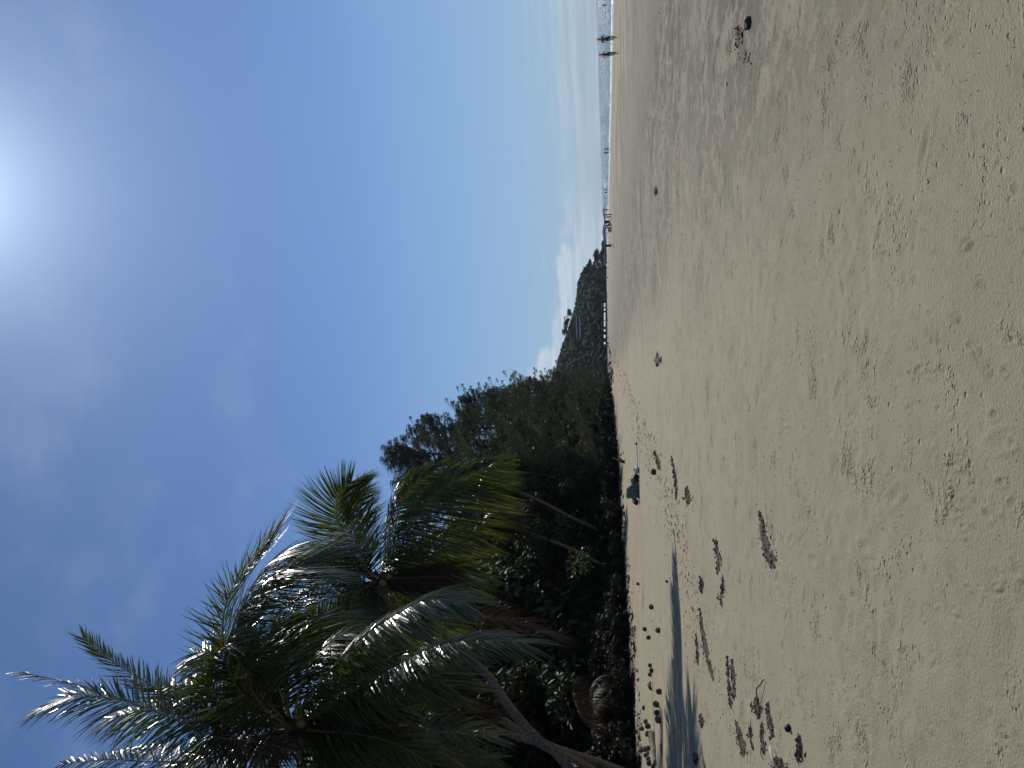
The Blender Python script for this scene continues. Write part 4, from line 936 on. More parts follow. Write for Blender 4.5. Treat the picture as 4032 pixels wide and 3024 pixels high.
for lab, ix, iy, rz, wear, fem in [
    ('right-hand walker of the nearer pair at the waterline, behind the foam', 2402, 586, 160, (('shorts', M_DARKC), ('vest', M_GREY)), True),
    ('left-hand walker of the nearer pair at the waterline, arms away from the body', 2403.3, 600, 170, (('shirt', M_MAROON), ('shorts', M_DARKC)), False),
    ('right-hand walker of the farther pair at the waterline', 2399, 745, 165, (('shirt', M_NAVY), ('shorts', M_DARKC)), True),
    ('left-hand walker of the farther pair at the waterline', 2399.5, 757, 172, (('shirt', M_DARKC), ('shorts', M_NAVY)), False),
    ('lone walker at the waterline just right of the canopy', 2397.5, 825.5, 178, (('shirt', M_TEAL), ('shorts', M_DARKC)), False)]:
    g = at(ix, iy, interp([(580, 204), (745, 252), (826, 284)], iy)); g.z = max(SEA, tz(g.x, g.y))
    person(lab, stand(random.uniform(.1, .2), .12), g, math.radians(rz), wear, M_SKIND, group=gw, female=fem, hairlen=.1 if fem else 0)
# three people standing before the headland, then the small crowd and the bathers
gc = 'small figures before the headland'
for lab, ix, iy, Y in [('dark figure farthest right of the three before the headland', 2397, 1033, 300), ('dark figure in the middle of the three before the headland', 2398, 1055, 296), ('dark figure farthest left of the three before the headland', 2400, 1091, 285)]:
    g = at(ix, iy, Y); g.z = tz(g.x, Y)
    person(lab, stand(.14, .1), g, math.radians(random.uniform(0, 360)), (('shirt', M_DARKC), ('shorts', M_DARKC)), M_SKIND, group=gc, female=random.random() < .5)
V1 = person('small figure among the crowd at the headland foot', stand(.1, .08), (0, 0, 0), 0, (('shirt', M_DARKC), ('shorts', M_NAVY)), M_SKIND, group='crowd under the white awnings')
V2 = person('small figure among the crowd at the headland foot', stand(.16, .1), (0, 0, 0), 0, (('dress', M_MAROON),), M_SKIND, group='crowd under the white awnings', female=True)
V3 = person('small figure among the crowd at the headland foot', stand(.05, .05), (0, 0, 0), 0, (('shorts', M_TEAL),), M_SKIND, group='crowd under the white awnings')
rs = random.Random(15); vv = [V1, V2, V3]
for k in range(34):
    v = vv[k % 3]; o = v if k < 3 else copy_tree(v); iy = rs.uniform(1150, 1375); Y = rs.uniform(430, 560) if iy < 1310 else rs.uniform(330, 430)
    p = at(2390, iy, Y); o.location = (p.x, Y, tz(p.x, Y)); o.rotation_euler = (0, 0, rs.uniform(0, 6.28))
for k, (ix, iy) in enumerate([(2381, 766), (2381, 773), (2380.5, 777), (2380, 794), (2380.5, 806), (2381, 810), (2383, 815), (2381, 846), (2381, 902), (2381.5, 916), (2383, 920), (2381, 925), (2382.5, 929), (2382.5, 941), (2383, 983), (2384, 990), (2383, 996), (2384.5, 1002), (2385, 1010), (2386, 1018), (2385, 1024), (2386, 1046), (2387, 1072), (2359, 122)]):
    v = vv[(k*2) % 3]; o = copy_tree(v); Y = 2.72*FPX/(ix+1.0-(2343.6+.0327*iy)); Y = min(Y, 560) if ix > 2370 else min(Y, 500)
    p = at(ix, iy, Y); o.location = (p.x, Y, SEA-.95); o.rotation_euler = (0, 0, rs.uniform(0, 6.28))
    tag(o, 'dark bather standing in the sea off the canopy' if iy < 960 else 'dark bather in the shallows below the headland', 'person', 'bathers standing in the sea')
    if ix < 2370: tag(o, 'lone bather far out behind the cyclists', 'person', 'bathers standing in the sea')
J = stand(0, 0, .1); J['elR'] = (.40, .15, 1.35); J['haR'] = (.58, .25, 1.50); J['hndR'] = (.64, .28, 1.55)
g = at(2386, 19, 188); person('dark bather at the right edge stretching one arm out of the water', J, (g.x, 188, SEA-.55), math.radians(20), (('shorts', M_DARKC),), M_SKIND)
# seated person by the trees
J = dict(pel=(0, 0, .12), wai=(0, .08, .27), che=(0, .17, .48), nck=(0, .25, .64), hd=(0, .31, .74), hdt=(0, .34, .82))
for s, q in (('L', -1), ('R', 1)):
    J['sh'+s] = (q*.165, .2, .57); J['el'+s] = (q*.21, .36, .36); J['ha'+s] = (q*.12, .56, .36); J['hnd'+s] = (q*.06, .60, .40)
    J['hip'+s] = (q*.09, .05, .11); J['kn'+s] = (q*.10, .43, .44); J['an'+s] = (q*.10, .74, .07); J['toe'+s] = (q*.11, .89, .035)
person('tanned person in swimwear sitting on the sand with knees drawn up', J, ground(2460, 1821), math.radians(-84), (('bra', M_MAROON), ('briefs', M_MAROON)), M_SKIND, fingers=True, female=True, hairlen=.08)

# ------------------------------------------------------------------ folding canopy and what stands by it
def canopy():
    g = ground(2409, 870); s = g.y/FPX; root = empty('folding_canopy', g); tag(root, 'white topped folding canopy on blue posts near the waterline', 'canopy'); w = 42*s/2; h = 31*s
    wt = mat('canopy_cloth', (.75, .74, .76), .7, .3, trans=((.5, .5, .55), .25)); bl = mat('blue_post', (.045, .09, .13), .5)
    for x in (-1, 1):
        for y in (-1, 1):
            m = MB(); m.tube([(x*w, y*w, 0), (x*w, y*w, h)], .10, 6); m.box((x*w, y*w, .05), (.16, .16, .1)); m.build('post', bl, root, False)
    m = MB(); a = w*1.03
    P = [(-a, -a, h), (a, -a, h), (a, a, h), (-a, a, h), (0, 0, h+6*s)]; m.add(P, [(0, 1, 4), (1, 2, 4), (2, 3, 4), (3, 0, 4), (3, 2, 1, 0)]); m.build('canopy_roof', wt, root, False)
    m = MB()
    for (x0, y0, x1, y1) in ((-1, -1, 1, -1), (1, -1, 1, 1), (1, 1, -1, 1), (-1, 1, -1, -1)):
        m.tube([(x0*w, y0*w, h-.1), (x1*w, y1*w, h-.1)], .12, 5)
    m.build('eave_rail', bl, root, False)
    m = MB(); m.tube([(-.1, -w, 0), (-.1, -w, h)], .018, 5); m.build('centre_pole', M_STEEL, root, False)
    m = MB()
    m.add([(-.05, -w, h-.1), (-.62, -w+.02, h-.1), (-.66, -w+.05, h-.7), (-.4, -w, h-1.15), (-.12, -w, h-1.1), (-.05, -w+.04, h-.7)]+[(-.05, -w+.06, h-.1), (-.62, -w+.08, h-.1), (-.66, -w+.11, h-.7), (-.4, -w+.06, h-1.15), (-.12, -w+.06, h-1.1), (-.05, -w+.1, h-.7)],
          [(0, 1, 2, 3, 4, 5), (11, 10, 9, 8, 7, 6)]+[(i, i+6, (i+1) % 6+6, (i+1) % 6) for i in range(6)])
    o = m.build('beach_towel', M_TEAL, None, False); o.location = root.location; tag(o, 'dark green towel hanging from the canopy rail', 'towel')
    # folding table, lounger with a person on it
    t = empty('folding_table', g+Vector((.45*2*w*.55, -.2, 0))); tag(t, 'small open-framed folding table under the right side of the canopy', 'table')
    m = MB(); m.box((0, 0, .42), (.5, .4, .03)); m.build('tabletop', M_GREY, t, False)
    for x in (-.23, .23):
        for y in (-.17, .17): m = MB(); m.tube([(x, y, 0), (x, y, .42)], .014, 5); m.build('leg', M_STEEL, t, False)
    c = empty('beach_chair', g+Vector((-.62, -.3, 0)), 0); tag(c, 'dark low beach chair under the left side of the canopy', 'chair')
    m = MB(); m.box((0, 0, .30), (.5, .5, .05)); m.build('seat', M_NAVY, c, False)
    m = MB(); m.box((-.36, 0, .62), (.06, .5, .72), Matrix.Rotation(-.45, 3, 'Y')); m.build('backrest', M_NAVY, c, False)
    for y in (-.25, .25): m = MB(); m.tube([(.28, y, 0), (-.25, y, .42), (-.2, y, .5)], .016, 5); m.tube([(-.28, y, 0), (.24, y, .34)], .016, 5); m.build('leg', M_STEEL, c, False)
    J = dict(pel=(0, 0, .42), wai=(0, -.08, .54), che=(0, -.17, .72), nck=(0, -.23, .87), hd=(0, -.24, .97), hdt=(0, -.24, 1.05))
    for s_, q in (('L', -1), ('R', 1)):
        J['sh'+s_] = (q*.17, -.18, .80); J['el'+s_] = (q*.26, -.02, .60); J['ha'+s_] = (q*.2, .2, .56); J['hnd'+s_] = (q*.18, .28, .55); J['hip'+s_] = (q*.09, .04, .40)
        J['kn'+s_] = (q*.1, .45, .52); J['an'+s_] = (q*.1, .66, .12); J['toe'+s_] = (q*.1, .80, .05)
    person('person in dark clothes reclining in the low chair under the canopy', J, c.location, math.radians(-90), (('shirt', M_NAVY), ('shorts', M_DARKC)), M_SKIND)
    # wheeled cart
    k = empty('beach_cart', ground(2408.5, 905)); tag(k, 'dark loaded beach cart on small wheels beside the canopy', 'cart')
    m = MB(); m.box((0, 0, .50), (.84, .5, .36)); m.box((-.18, 0, .66), (.42, .46, .14)); m.build('cart_body', M_NAVY, k, False)
    for x in (-.34, -.02, .30):
        for y in (-.27, .27): m = MB(); m.torus((x, y, .13), .10, .035, (0, 1, 0), 14, 6); m.build('wheel', M_BLACK, k)
    m = MB(); m.tube([(.40, -.2, .3), (.42, -.2, .75), (.42, .2, .75), (.40, .2, .3)], .018, 5); m.build('handle', M_STEEL, k, False)
canopy()
# white awnings over the crowd at the headland foot
wa = mat('awning_cloth', (.85, .85, .84), .7, .3)
for k, (a, b) in enumerate([(1194, 1200), (1202, 1208), (1214, 1223), (1231, 1243), (1244, 1252), (1253, 1261), (1264, 1272), (1273, 1285), (1297, 1305), (1318, 1331), (1347, 1355)]):
    Y = 560 if k < 8 else 480 if k < 10 else 420; p = at(2380, (a+b)/2, Y); w = (b-a)*Y/FPX; z0 = tz(p.x, Y)
    lo = at(2383.5, (a+b)/2, Y).z; hi_ = at(2378, (a+b)/2, Y).z
    root = empty('beach_awning', (p.x, Y, z0)); tag(root, 'white awning in the row over the crowd at the headland foot', 'awning', 'white awnings at the headland foot')
    m = MB(); h0 = lo-z0; h1 = hi_-z0; m.add([(-w/2, -1.2, h0), (w/2, -1.2, h0), (w/2, 1.2, h1), (-w/2, 1.2, h1), (-w/2, 2.4, h0), (w/2, 2.4, h0)], [(0, 1, 2, 3), (3, 2, 5, 4)]); m.build('awning_roof', wa, root, False)
    for x in (-w/2+.05, w/2-.05):
        for y in (-1.1, 2.3): m = MB(); m.tube([(x, y, 0), (x, y, h0)], .04, 4); m.build('post', M_STEEL, root, False)

# ------------------------------------------------------------------ boats
def boats():
    p = at(2349, 152, 2600); root = empty('sailboat', (p.x, 2600, SEA)); tag(root, 'tiny sailboat on the horizon behind the cyclists', 'boat')
    m = MB(); m.ball((0, 0, .4), (3.2, 1.1, .9), 12, 6); m.build('hull', M_WHITE, root)
    m = MB(); m.tube([(0, 0, 1), (0, 0, 8)], .12, 5); m.build('mast', M_STEEL, root)
    m = MB(); m.add([(.2, 0, 1.6), (.2, 0, 7.6), (2.6, .2, 1.7), (.2, .06, 1.6), (.2, .06, 7.6), (2.6, .26, 1.7)], [(0, 1, 2), (5, 4, 3), (0, 2, 5, 3), (1, 4, 5, 2), (0, 3, 4, 1)]); m.build('sail', M_GREY, root, False)
    p = at(2367, 735, 1500); root = empty('motor_boat', (p.x, 1500, SEA)); tag(root, 'small motor boat with a cabin on the horizon', 'boat')
    m = MB(); m.ball((0, 0, .3), (2.6, 1.0, .8), 12, 6); m.build('hull', M_WHITE, root)
    m = MB(); m.box((-.3, 0, 1.5), (1.8, 1.4, 1.0)); m.build('cabin', M_GREY, root, False)
    m = MB(); m.box((-.3, 0, 2.15), (2.6, 1.7, .12)); m.build('cabin_roof', M_WHITE, root, False)
boats()

# ------------------------------------------------------------------ towel-draped chair and bags
def stripes(name, c1, c2, s, axis=0):
    m = mat(name, c1, .85, .2); t = m.node_tree; p = t.nodes['Principled BSDF']; tcn = [n for n in t.nodes if n.type == 'TEX_COORD'][0]
    sp = t.nodes.new('ShaderNodeSeparateXYZ'); t.links.new(tcn.outputs['Object'], sp.inputs[0])
    a = t.nodes.new('ShaderNodeMath'); a.operation = 'MULTIPLY'; a.inputs[1].default_value = s; t.links.new(sp.outputs[axis], a.inputs[0])
    f = t.nodes.new('ShaderNodeMath'); f.operation = 'FRACT'; t.links.new(a.outputs[0], f.inputs[0])
    g = t.nodes.new('ShaderNodeMath'); g.operation = 'GREATER_THAN'; g.inputs[1].default_value = .62; t.links.new(f.outputs[0], g.inputs[0])
    x = t.nodes.new('ShaderNodeMix'); x.data_type = 'RGBA'; x.inputs[6].default_value = (*c1, 1); x.inputs[7].default_value = (*c2, 1); t.links.new(g.outputs[0], x.inputs[0]); t.links.new(x.outputs[2], p.inputs['Base Color'])
    return m
def towel_camp():
    g = ground(2516, 1960); s = g.y/FPX; O = g
    def X(iy): return (1960-iy)*s
    st = stripes('striped_towel', (.17, .23, .22), (.035, .045, .05), 15)
    ch = empty('low_beach_chair', O); tag(ch, 'low beach chair hidden under a grey green striped towel', 'chair')
    m = MB(); fr_ = M_STEEL
    for y in (.03, .5): m.tube([(.03, y, .0), (.02, y, .58), (.40, y, .57)], .012, 5); m.tube([(.03, y, .2), (.8, y, .2), (.84, y, 0)], .012, 5)
    m.build('frame', fr_, ch, False); m = MB(); m.box((.42, .26, .21), (.74, .44, .03)); m.build('seat', M_DARKC, ch, False)
    # towel: front panel and the sheet running over the top and down the slope
    n = 22; out = [(-.02, 0), (-.01, .2), (-.03, .62), (.10, .625), (.25, .60), (.42, .605), (.52, .50), (.64, .38), (.74, .27), (.80, .22), (.83, .08), (.84, .015)]
    mb = MB(); dense = []
    for (a, b) in zip(out, out[1:]):
        for k in range(3): dense.append((lerp(a[0], b[0], k/3), lerp(a[1], b[1], k/3)))
    dense.append(out[-1]); vs = []; fs = []; D = 9
    for (x, z) in dense:
        for j in range(D):
            q = noise.noise(Vector((x*7, j*.6, z*7)))*.022; vs.append((x+q, -.02+j*.07, z+q))
    for i in range(len(dense)-1):
        for j in range(D-1): fs.append((i*D+j, i*D+j+1, (i+1)*D+j+1, (i+1)*D+j))
    mb.add(vs, fs)
    vs = []; fs = []; NX = 26; NZ = 14
    def top(x): return interp(out[2:10], x)
    for i in range(NX):
        x = lerp(-.02, .80, i/(NX-1)); h = top(x)
        for k in range(NZ):
            z = h*k/(NZ-1); fold = .03*math.sin(x*38+z*5)*(1-.6*k/NZ)+.03*noise.noise(Vector((x*6, z*6, 4))); vs.append((x+.01*math.sin(z*14), -.03+fold-.05*(1-k/NZ), z))
    for i in range(NX-1):
        for k in range(NZ-1): fs.append((i*NZ+k, (i+1)*NZ+k, (i+1)*NZ+k+1, i*NZ+k+1))
    mb.add(vs, fs); o = mb.build('striped_towel', st, None, True); o.location = O; tag(o, 'grey green towel with dark stripes draped over the low chair', 'towel')
    def lump(name, label, cat, ix, iy, r, m, jit=.4, sd=1., dy=0., rot=None):
        p = ground(2515, iy); z = at(ix, iy, O.y).z-O.z; mb = MB(); mb.ball((0, 0, 0), r, 18, 12, jit=jit, sd=sd, rot=rot)
        root = empty(name, (O.x+X(iy), O.y+dy, O.z+max(z, r[2]*.8))); tag(root, label, cat); mb.build('bag_body' if cat == 'bag' else 'cover', m, root); return root
    bagst = stripes('striped_bag', (.30, .28, .26), (.03, .03, .035), 22, 2)
    b = lump('beach_bag', 'upright bag with dark and pale stripes behind the draped chair', 'bag', 2498, 1893, (.13, .14, .22), bagst, .25, 2, .1)
    m = MB(); m.tube([(-.08, -.1, .18), (-.04, -.13, .36), (.05, -.13, .36), (.08, -.1, .18)], .012, 5); m.build('strap', M_WHITE, b)
    mint = mat('mint_cloth', (.45, .62, .58), .8); tw = lump('folded_towel', 'pale mint towel lying over the top of the striped bag', 'towel', 2488, 1905, (.16, .16, .07), mint, .5, 5, .12)
    b = lump('black_bag', 'small black bag with looped strap in front of the striped bag', 'bag', 2508, 1880, (.17, .13, .14), M_BLACK, .4, 7, -.1)
    m = MB(); m.torus((0, -.16, .10), .13, .010, (.2, 1, 0), 20, 5); m.build('strap', M_GREY, b)
    b = lump('white_bag', 'white cloth bag slumped on the sand right of the black bag', 'bag', 2508, 1853, (.22, .15, .12), M_WHITE, .9, 9, -.05)
    m = MB(); pts = [(X(iy), -.02+.03*noise.noise(Vector((iy*.08, 0, 0))), .03+.02*abs(noise.noise(Vector((iy*.1, 4, 0))))) for iy in range(1735, 1846, 5)]
    m.tube(pts[::-1], [.024+.01*(k % 2) for k in range(len(pts))], 6); m.tube([(X(1775), .02, .03), (X(1835), .03, .04)], .03, 6)
    o = m.build('cloth_strip', M_WHITE, None); o.location = O; tag(o, 'long twisted strip of white cloth trailing right from the white bag', 'cloth')
    b = lump('small_black_pouch', 'small black pouch lying on the white cloth strip', 'bag', 2512, 1750, (.07, .06, .05), M_BLACK, .3, 4, -.03)
    b = lump('maroon_cushion', 'dark maroon rounded cushion bag left of the draped chair', 'bag', 2505, 1977, (.15, .14, .12), M_MAROON, .2, 6, 0)
    root = empty('sun_hat', (O.x+X(1973), O.y+.1, O.z+.22)); tag(root, 'pale straw sun hat leaning on the maroon cushion', 'hat'); straw = mat('straw', (.45, .42, .36), .8, .2, 60, .3)
    R_ = Matrix.Rotation(1.0, 3, 'X'); m = MB(); m.ball((0, 0, 0), (.17, .17, .012), 20, 5, rot=R_); m.build('brim', straw, root); m = MB(); m.ball(R_ @ Vector((0, 0, .05)), (.09, .09, .08), 14, 8, rot=R_); m.build('hat_crown', straw, root)
towel_camp()

# ------------------------------------------------------------------ coconuts and husks on the sand
CN = [(2564, 2390, 20, 'coconut alone farthest right of the fallen row'), (2538, 2477, 18, 'oval coconut nearest the trees above a pair'), (2590, 2482, 21, 'coconut at the tip of the palm shadow'), (2553, 2510, 18, 'coconut just left of the oval one'),
      (2559, 2620, 17, 'smallest of three touching coconuts in mid row'), (2565, 2640, 18, 'middle one of three touching coconuts'), (2559, 2656, 17, 'left one of three touching coconuts in mid row'),
      (2594, 2723, 24, 'round dark coconut beside the edge of the palm shadow'), (2583, 2773, 25, 'right one of the trio of large coconuts'), (2586, 2807, 23, 'middle one of the trio of large coconuts'), (2592, 2834, 28, 'largest coconut, left end of the trio'),
      (2535, 2787, 17, 'lone dark coconut halfway to the trees'), (2543, 2842, 20, 'coconut behind the heap of three'), (2550, 2859, 22, 'round coconut on the heap of three'), (2526, 2869, 18, 'small coconut on the tree side of the heap'),
      (2550, 2890, 23, 'broken-looking coconut touching the log end'), (2539, 2950, 22, 'coconut in the left heap nearest the trees'), (2552, 2946, 20, 'coconut in the left heap beside the log'), (2524, 2954, 19, 'dark coconut at the back of the left heap'),
      (2543, 2974, 19, 'pale opened coconut in the left heap'), (2552, 2988, 20, 'coconut at the near end of the left heap'), (2555, 3004, 22, 'brown coconut lowest in the left heap'), (2571, 3017, 20, 'coconut cut by the left border of the view'),
      (2511, 2299, 12, 'small coconut in front of the tree shadow'), (2625, 2289, 11, 'small coconut far right in the palm shadow'), (2573, 1858, 23, 'dark coconut alone on the sand before the bags'), (2568, 2446, 5, 'tiny round nut between two coconuts')]
rs = random.Random(21); nutm = [mat('husk_brown', (.115, .085, .066), .85, .2, 9, .35, .8, 24), mat('husk_dark', (.07, .055, .046), .85, .2, 9, .35, .8, 24)]
for k, (ix, iy, d, lab) in enumerate(CN):
    g = ground(ix+d*.42, iy); r = d*g.y/FPX/2
    m = MB(); m.ball((0, 0, 0), (r*1.08, r, r*.97), 14, 10, jit=.16, sd=k*2.7); m.ball((r*.95, 0, r*.1), (r*.22, r*.2, r*.2), 7, 5)
    o = m.build('coconut', nutm[k % 2], None); o.location = g+Vector((0, 0, r*.8)); o.rotation_euler = (rs.uniform(-.5, .5), rs.uniform(-.6, .6), rs.uniform(0, 6.28)); tag(o, lab, 'coconut', 'fallen coconuts on the sand')
def husk(ix, iy, d, lab):
    g = ground(ix+d*.4, iy); r = d*g.y/FPX/2; root = empty('coconut_husk', g+Vector((0, 0, r*.5))); tag(root, lab, 'coconut husk')
    for a, q in ((0, 1), (2.2, 1), (4.1, .8)):
        m = MB(); vs = []; fs = []
        for j in range(7):
            for i in range(9):
                th = math.pi*j/6; ph = math.pi*(i/8)*.9
                for rr in (1, .75): vs.append(Vector((math.sin(th)*math.cos(ph), math.sin(th)*math.sin(ph)*.7, math.cos(th)*1.2))*r*.8*rr*q)
        for j in range(6):
            for i in range(8):
                b0 = (j*9+i)*2; b1 = ((j+1)*9+i)*2; fs += [(b0, b1, b1+2, b0+2), (b0+1, b0+3, b1+3, b1+1)]
            fs.append(((j*9)*2, (j*9)*2+1, ((j+1)*9)*2+1, ((j+1)*9)*2)); fs.append(((j*9+8)*2, ((j+1)*9+8)*2, ((j+1)*9+8)*2+1, (j*9+8)*2+1))
        m.add(vs, fs); o = m.build('husk_piece', nutm[0], root, False); o.rotation_euler = (rs.uniform(.6, 1.8), rs.uniform(-.5, .5), a); o.location = (math.cos(a)*r*.35, math.sin(a)*r*.3, 0)
husk(2556, 2702, 32, 'large torn coconut husk split into pieces in the fallen row'); husk(2550, 2965, 18, 'small pale split husk inside the left heap')
def log(lab, p0_, p1_, r0_, r1_, m=None, name='driftwood_log', cat='log'):
    a, b = ground(*p0_), ground(*p1_); root_o = a; mb = MB(); pts = []; rr = []
    for k in range(15):
        t = k/14; q = (b-a)*t+Vector((0, 0, lerp(r0_, r1_, t)*.7)); q += Vector((noise.noise(Vector((t*4, 1, 0))), noise.noise(Vector((t*4, 2, 0))), 0))*.05; pts.append(q); rr.append(lerp(r0_, r1_, t)*(1+.18*noise.noise(Vector((t*7, 5, 0)))))
    mb.tube(pts, rr, 10); o = mb.build(name, m or M_DRIFT, None); o.location = a; tag(o, lab, cat); return o
M_DRIFT = mat('driftwood', (.20, .165, .13), .85, .2, 6, .4, .9, 20); M_PALE = mat('bleached_wood', (.62, .57, .48), .7, .3, 8, .15)
log('tapering grey driftwood log lying in the left heap of coconuts', (2578, 2892), (2588, 3008), .13, .07)
log('dark reddish stick lying on the sand beside the log', (2605, 2930), (2610, 3010), .03, .015, mat('red_stick', (.10, .05, .04), .8), 'driftwood_stick', 'stick')
log('thin bleached pole lying straight on the sand edge', (2437, 1528), (2438, 1566), .035, .02, M_PALE, 'bleached_pole', 'pole')
a = ground(2412, 1708); mb = MB(); q = at(2386, 1693, a.y)-a; mb.tube([(0, 0, 0), q*.5+Vector((0, 0, .05)), q], [.05, .035, .02], 6); mb.tube([(0, 0, 0), (-.1, 0, .02), (-.35, 0, -.05)], [.05, .05, .03], 5); o = mb.build('leaning_stick', M_PALE, None); o.location = a; tag(o, 'pale dry stick leaning out of the bushes under the she-oaks', 'stick')
def tangle(lab, ix, iy, sz, n, sd):
    g = ground(ix, iy); rs = random.Random(sd); root = empty('driftwood_tangle', g); tag(root, lab, 'driftwood')
    for k in range(n):
        a = rs.uniform(0, 6.28); l = sz*rs.uniform(.4, 1); m = MB(); p = Vector((rs.uniform(-.3, .3)*sz, rs.uniform(-.3, .3)*sz, .05)); e = rs.uniform(-.1, .9)
        m.tube([p, p+Vector((math.cos(a)*l*.5, math.sin(a)*l*.5, math.sin(e)*l*.45)), p+Vector((math.cos(a+.3)*l, math.sin(a+.3)*l, math.sin(e)*l*.6))], [.07*sz/1.5, .05*sz/1.5, .02], 6); m.build('branch', M_BARK, root, False)
tangle('dark driftwood tangle with curved branches at the far bush edge', 2415, 1470, 1.8, 11, 3); tangle('low pile of dead branches at the sand edge beyond the pole', 2416, 1498, 1.1, 8, 4); tangle('dead branches washed against the bank under the she-oaks', 2424, 1650, 1.2, 9, 5)

# ------------------------------------------------------------------ patches of washed-up weed and leaves
M_WEED = mat('dry_weed', (.095, .068, .052), .9, .15, 30, .5, 1, 60); M_WEED2 = mat('wet_weed', (.055, .043, .036), .7, .3, 30, .5, 1, 60)
def weed(lab, A_, hw, m=None, h=.02, strands=5, sd=1, grp='patches of washed-up brown weed', frag=1.):
    rs = random.Random(sd); n = 26; vs = []; fs = []; K = 7; O = ground(*A_[len(A_)//2]); al = [lerp(0, len(A_)-1, k/(n-1)) for k in range(n)]; C = []
    for t in al:
        i = min(int(t), len(A_)-2); f = t-i; C.append((lerp(A_[i][0], A_[i+1][0], f), lerp(A_[i][1], A_[i+1][1], f)))
    for k, (cx, cy) in enumerate(C):
        u = k/(n-1); w = interp([(j/(len(hw)-1), v) for j, v in enumerate(hw)], u)*1.2*(1+.7*noise.noise(Vector((k*.45, sd, 0)))+.12*rs.uniform(-1, 1))*(.25 if k in (0, n-1) else 1)
        sh_ = rs.uniform(-.2, .2)*w
        for j in range(K):
            v = j/(K-1)*2-1; g = ground(cx+sh_+v*w, cy+rs.uniform(-1, 1)*1.2); hh = h*.7*(1-v*v)**.5*(.7+.8*noise.noise(Vector((k*.9, j*1.1, sd))))+.003 if abs(v) < .99 else -.004
            vs.append(g-O+Vector((0, 0, hh)))
    for k in range(n-1):
        for j in range(K-1):
            if frag < 1 and rs.random() > frag and k not in (n//2,): continue
            fs.append((k*K+j, (k+1)*K+j, (k+1)*K+j+1, k*K+j+1))
    mb = MB(); mb.add(vs, fs)
    for q in range(int(60+frag*40)):
        t = rs.random()*(n-1); cx, cy = C[int(t)]; w = interp([(j/(len(hw)-1), v) for j, v in enumerate(hw)], t/(n-1)); p = ground(cx+rs.gauss(0, w*.75), cy+rs.uniform(-6, 6))-O
        s = rs.uniform(.012, .05)*(.5+O.y*.06); a = rs.uniform(0, 3.14); e = rs.uniform(1, 3.5); ca, sa = math.cos(a), math.sin(a)
        rim = [(math.cos(z/5*6.283)*s*e*.5*rs.uniform(.6, 1.2), math.sin(z/5*6.283)*s*.5*rs.uniform(.6, 1.2)) for z in range(5)]
        mb.add([p+Vector((u*ca-v*sa, u*sa+v*ca, -.003)) for u, v in rim]+[p+Vector((0, 0, s*rs.uniform(.25, .7)))], [(z, (z+1) % 5, 5) for z in range(5)])
    for q in range(strands):
        cx, cy = C[rs.randint(2, n-3)]; w = hw[len(hw)//2]; p = ground(cx+rs.uniform(-w, w)*1.2, cy)-O; a = rs.uniform(0, 6.28); l = rs.uniform(.05, .16)
        mb.tube([p+Vector((0, 0, .008)), p+Vector((math.cos(a)*l*.5, math.sin(a)*l*.5, .02)), p+Vector((math.cos(a+.5)*l, math.sin(a+.5)*l, .006))], [.006, .005, .002], 4)
    o = mb.build('weed_patch', m or M_WEED, None, False); o.location = O; tag(o, lab, 'seaweed', grp); return o
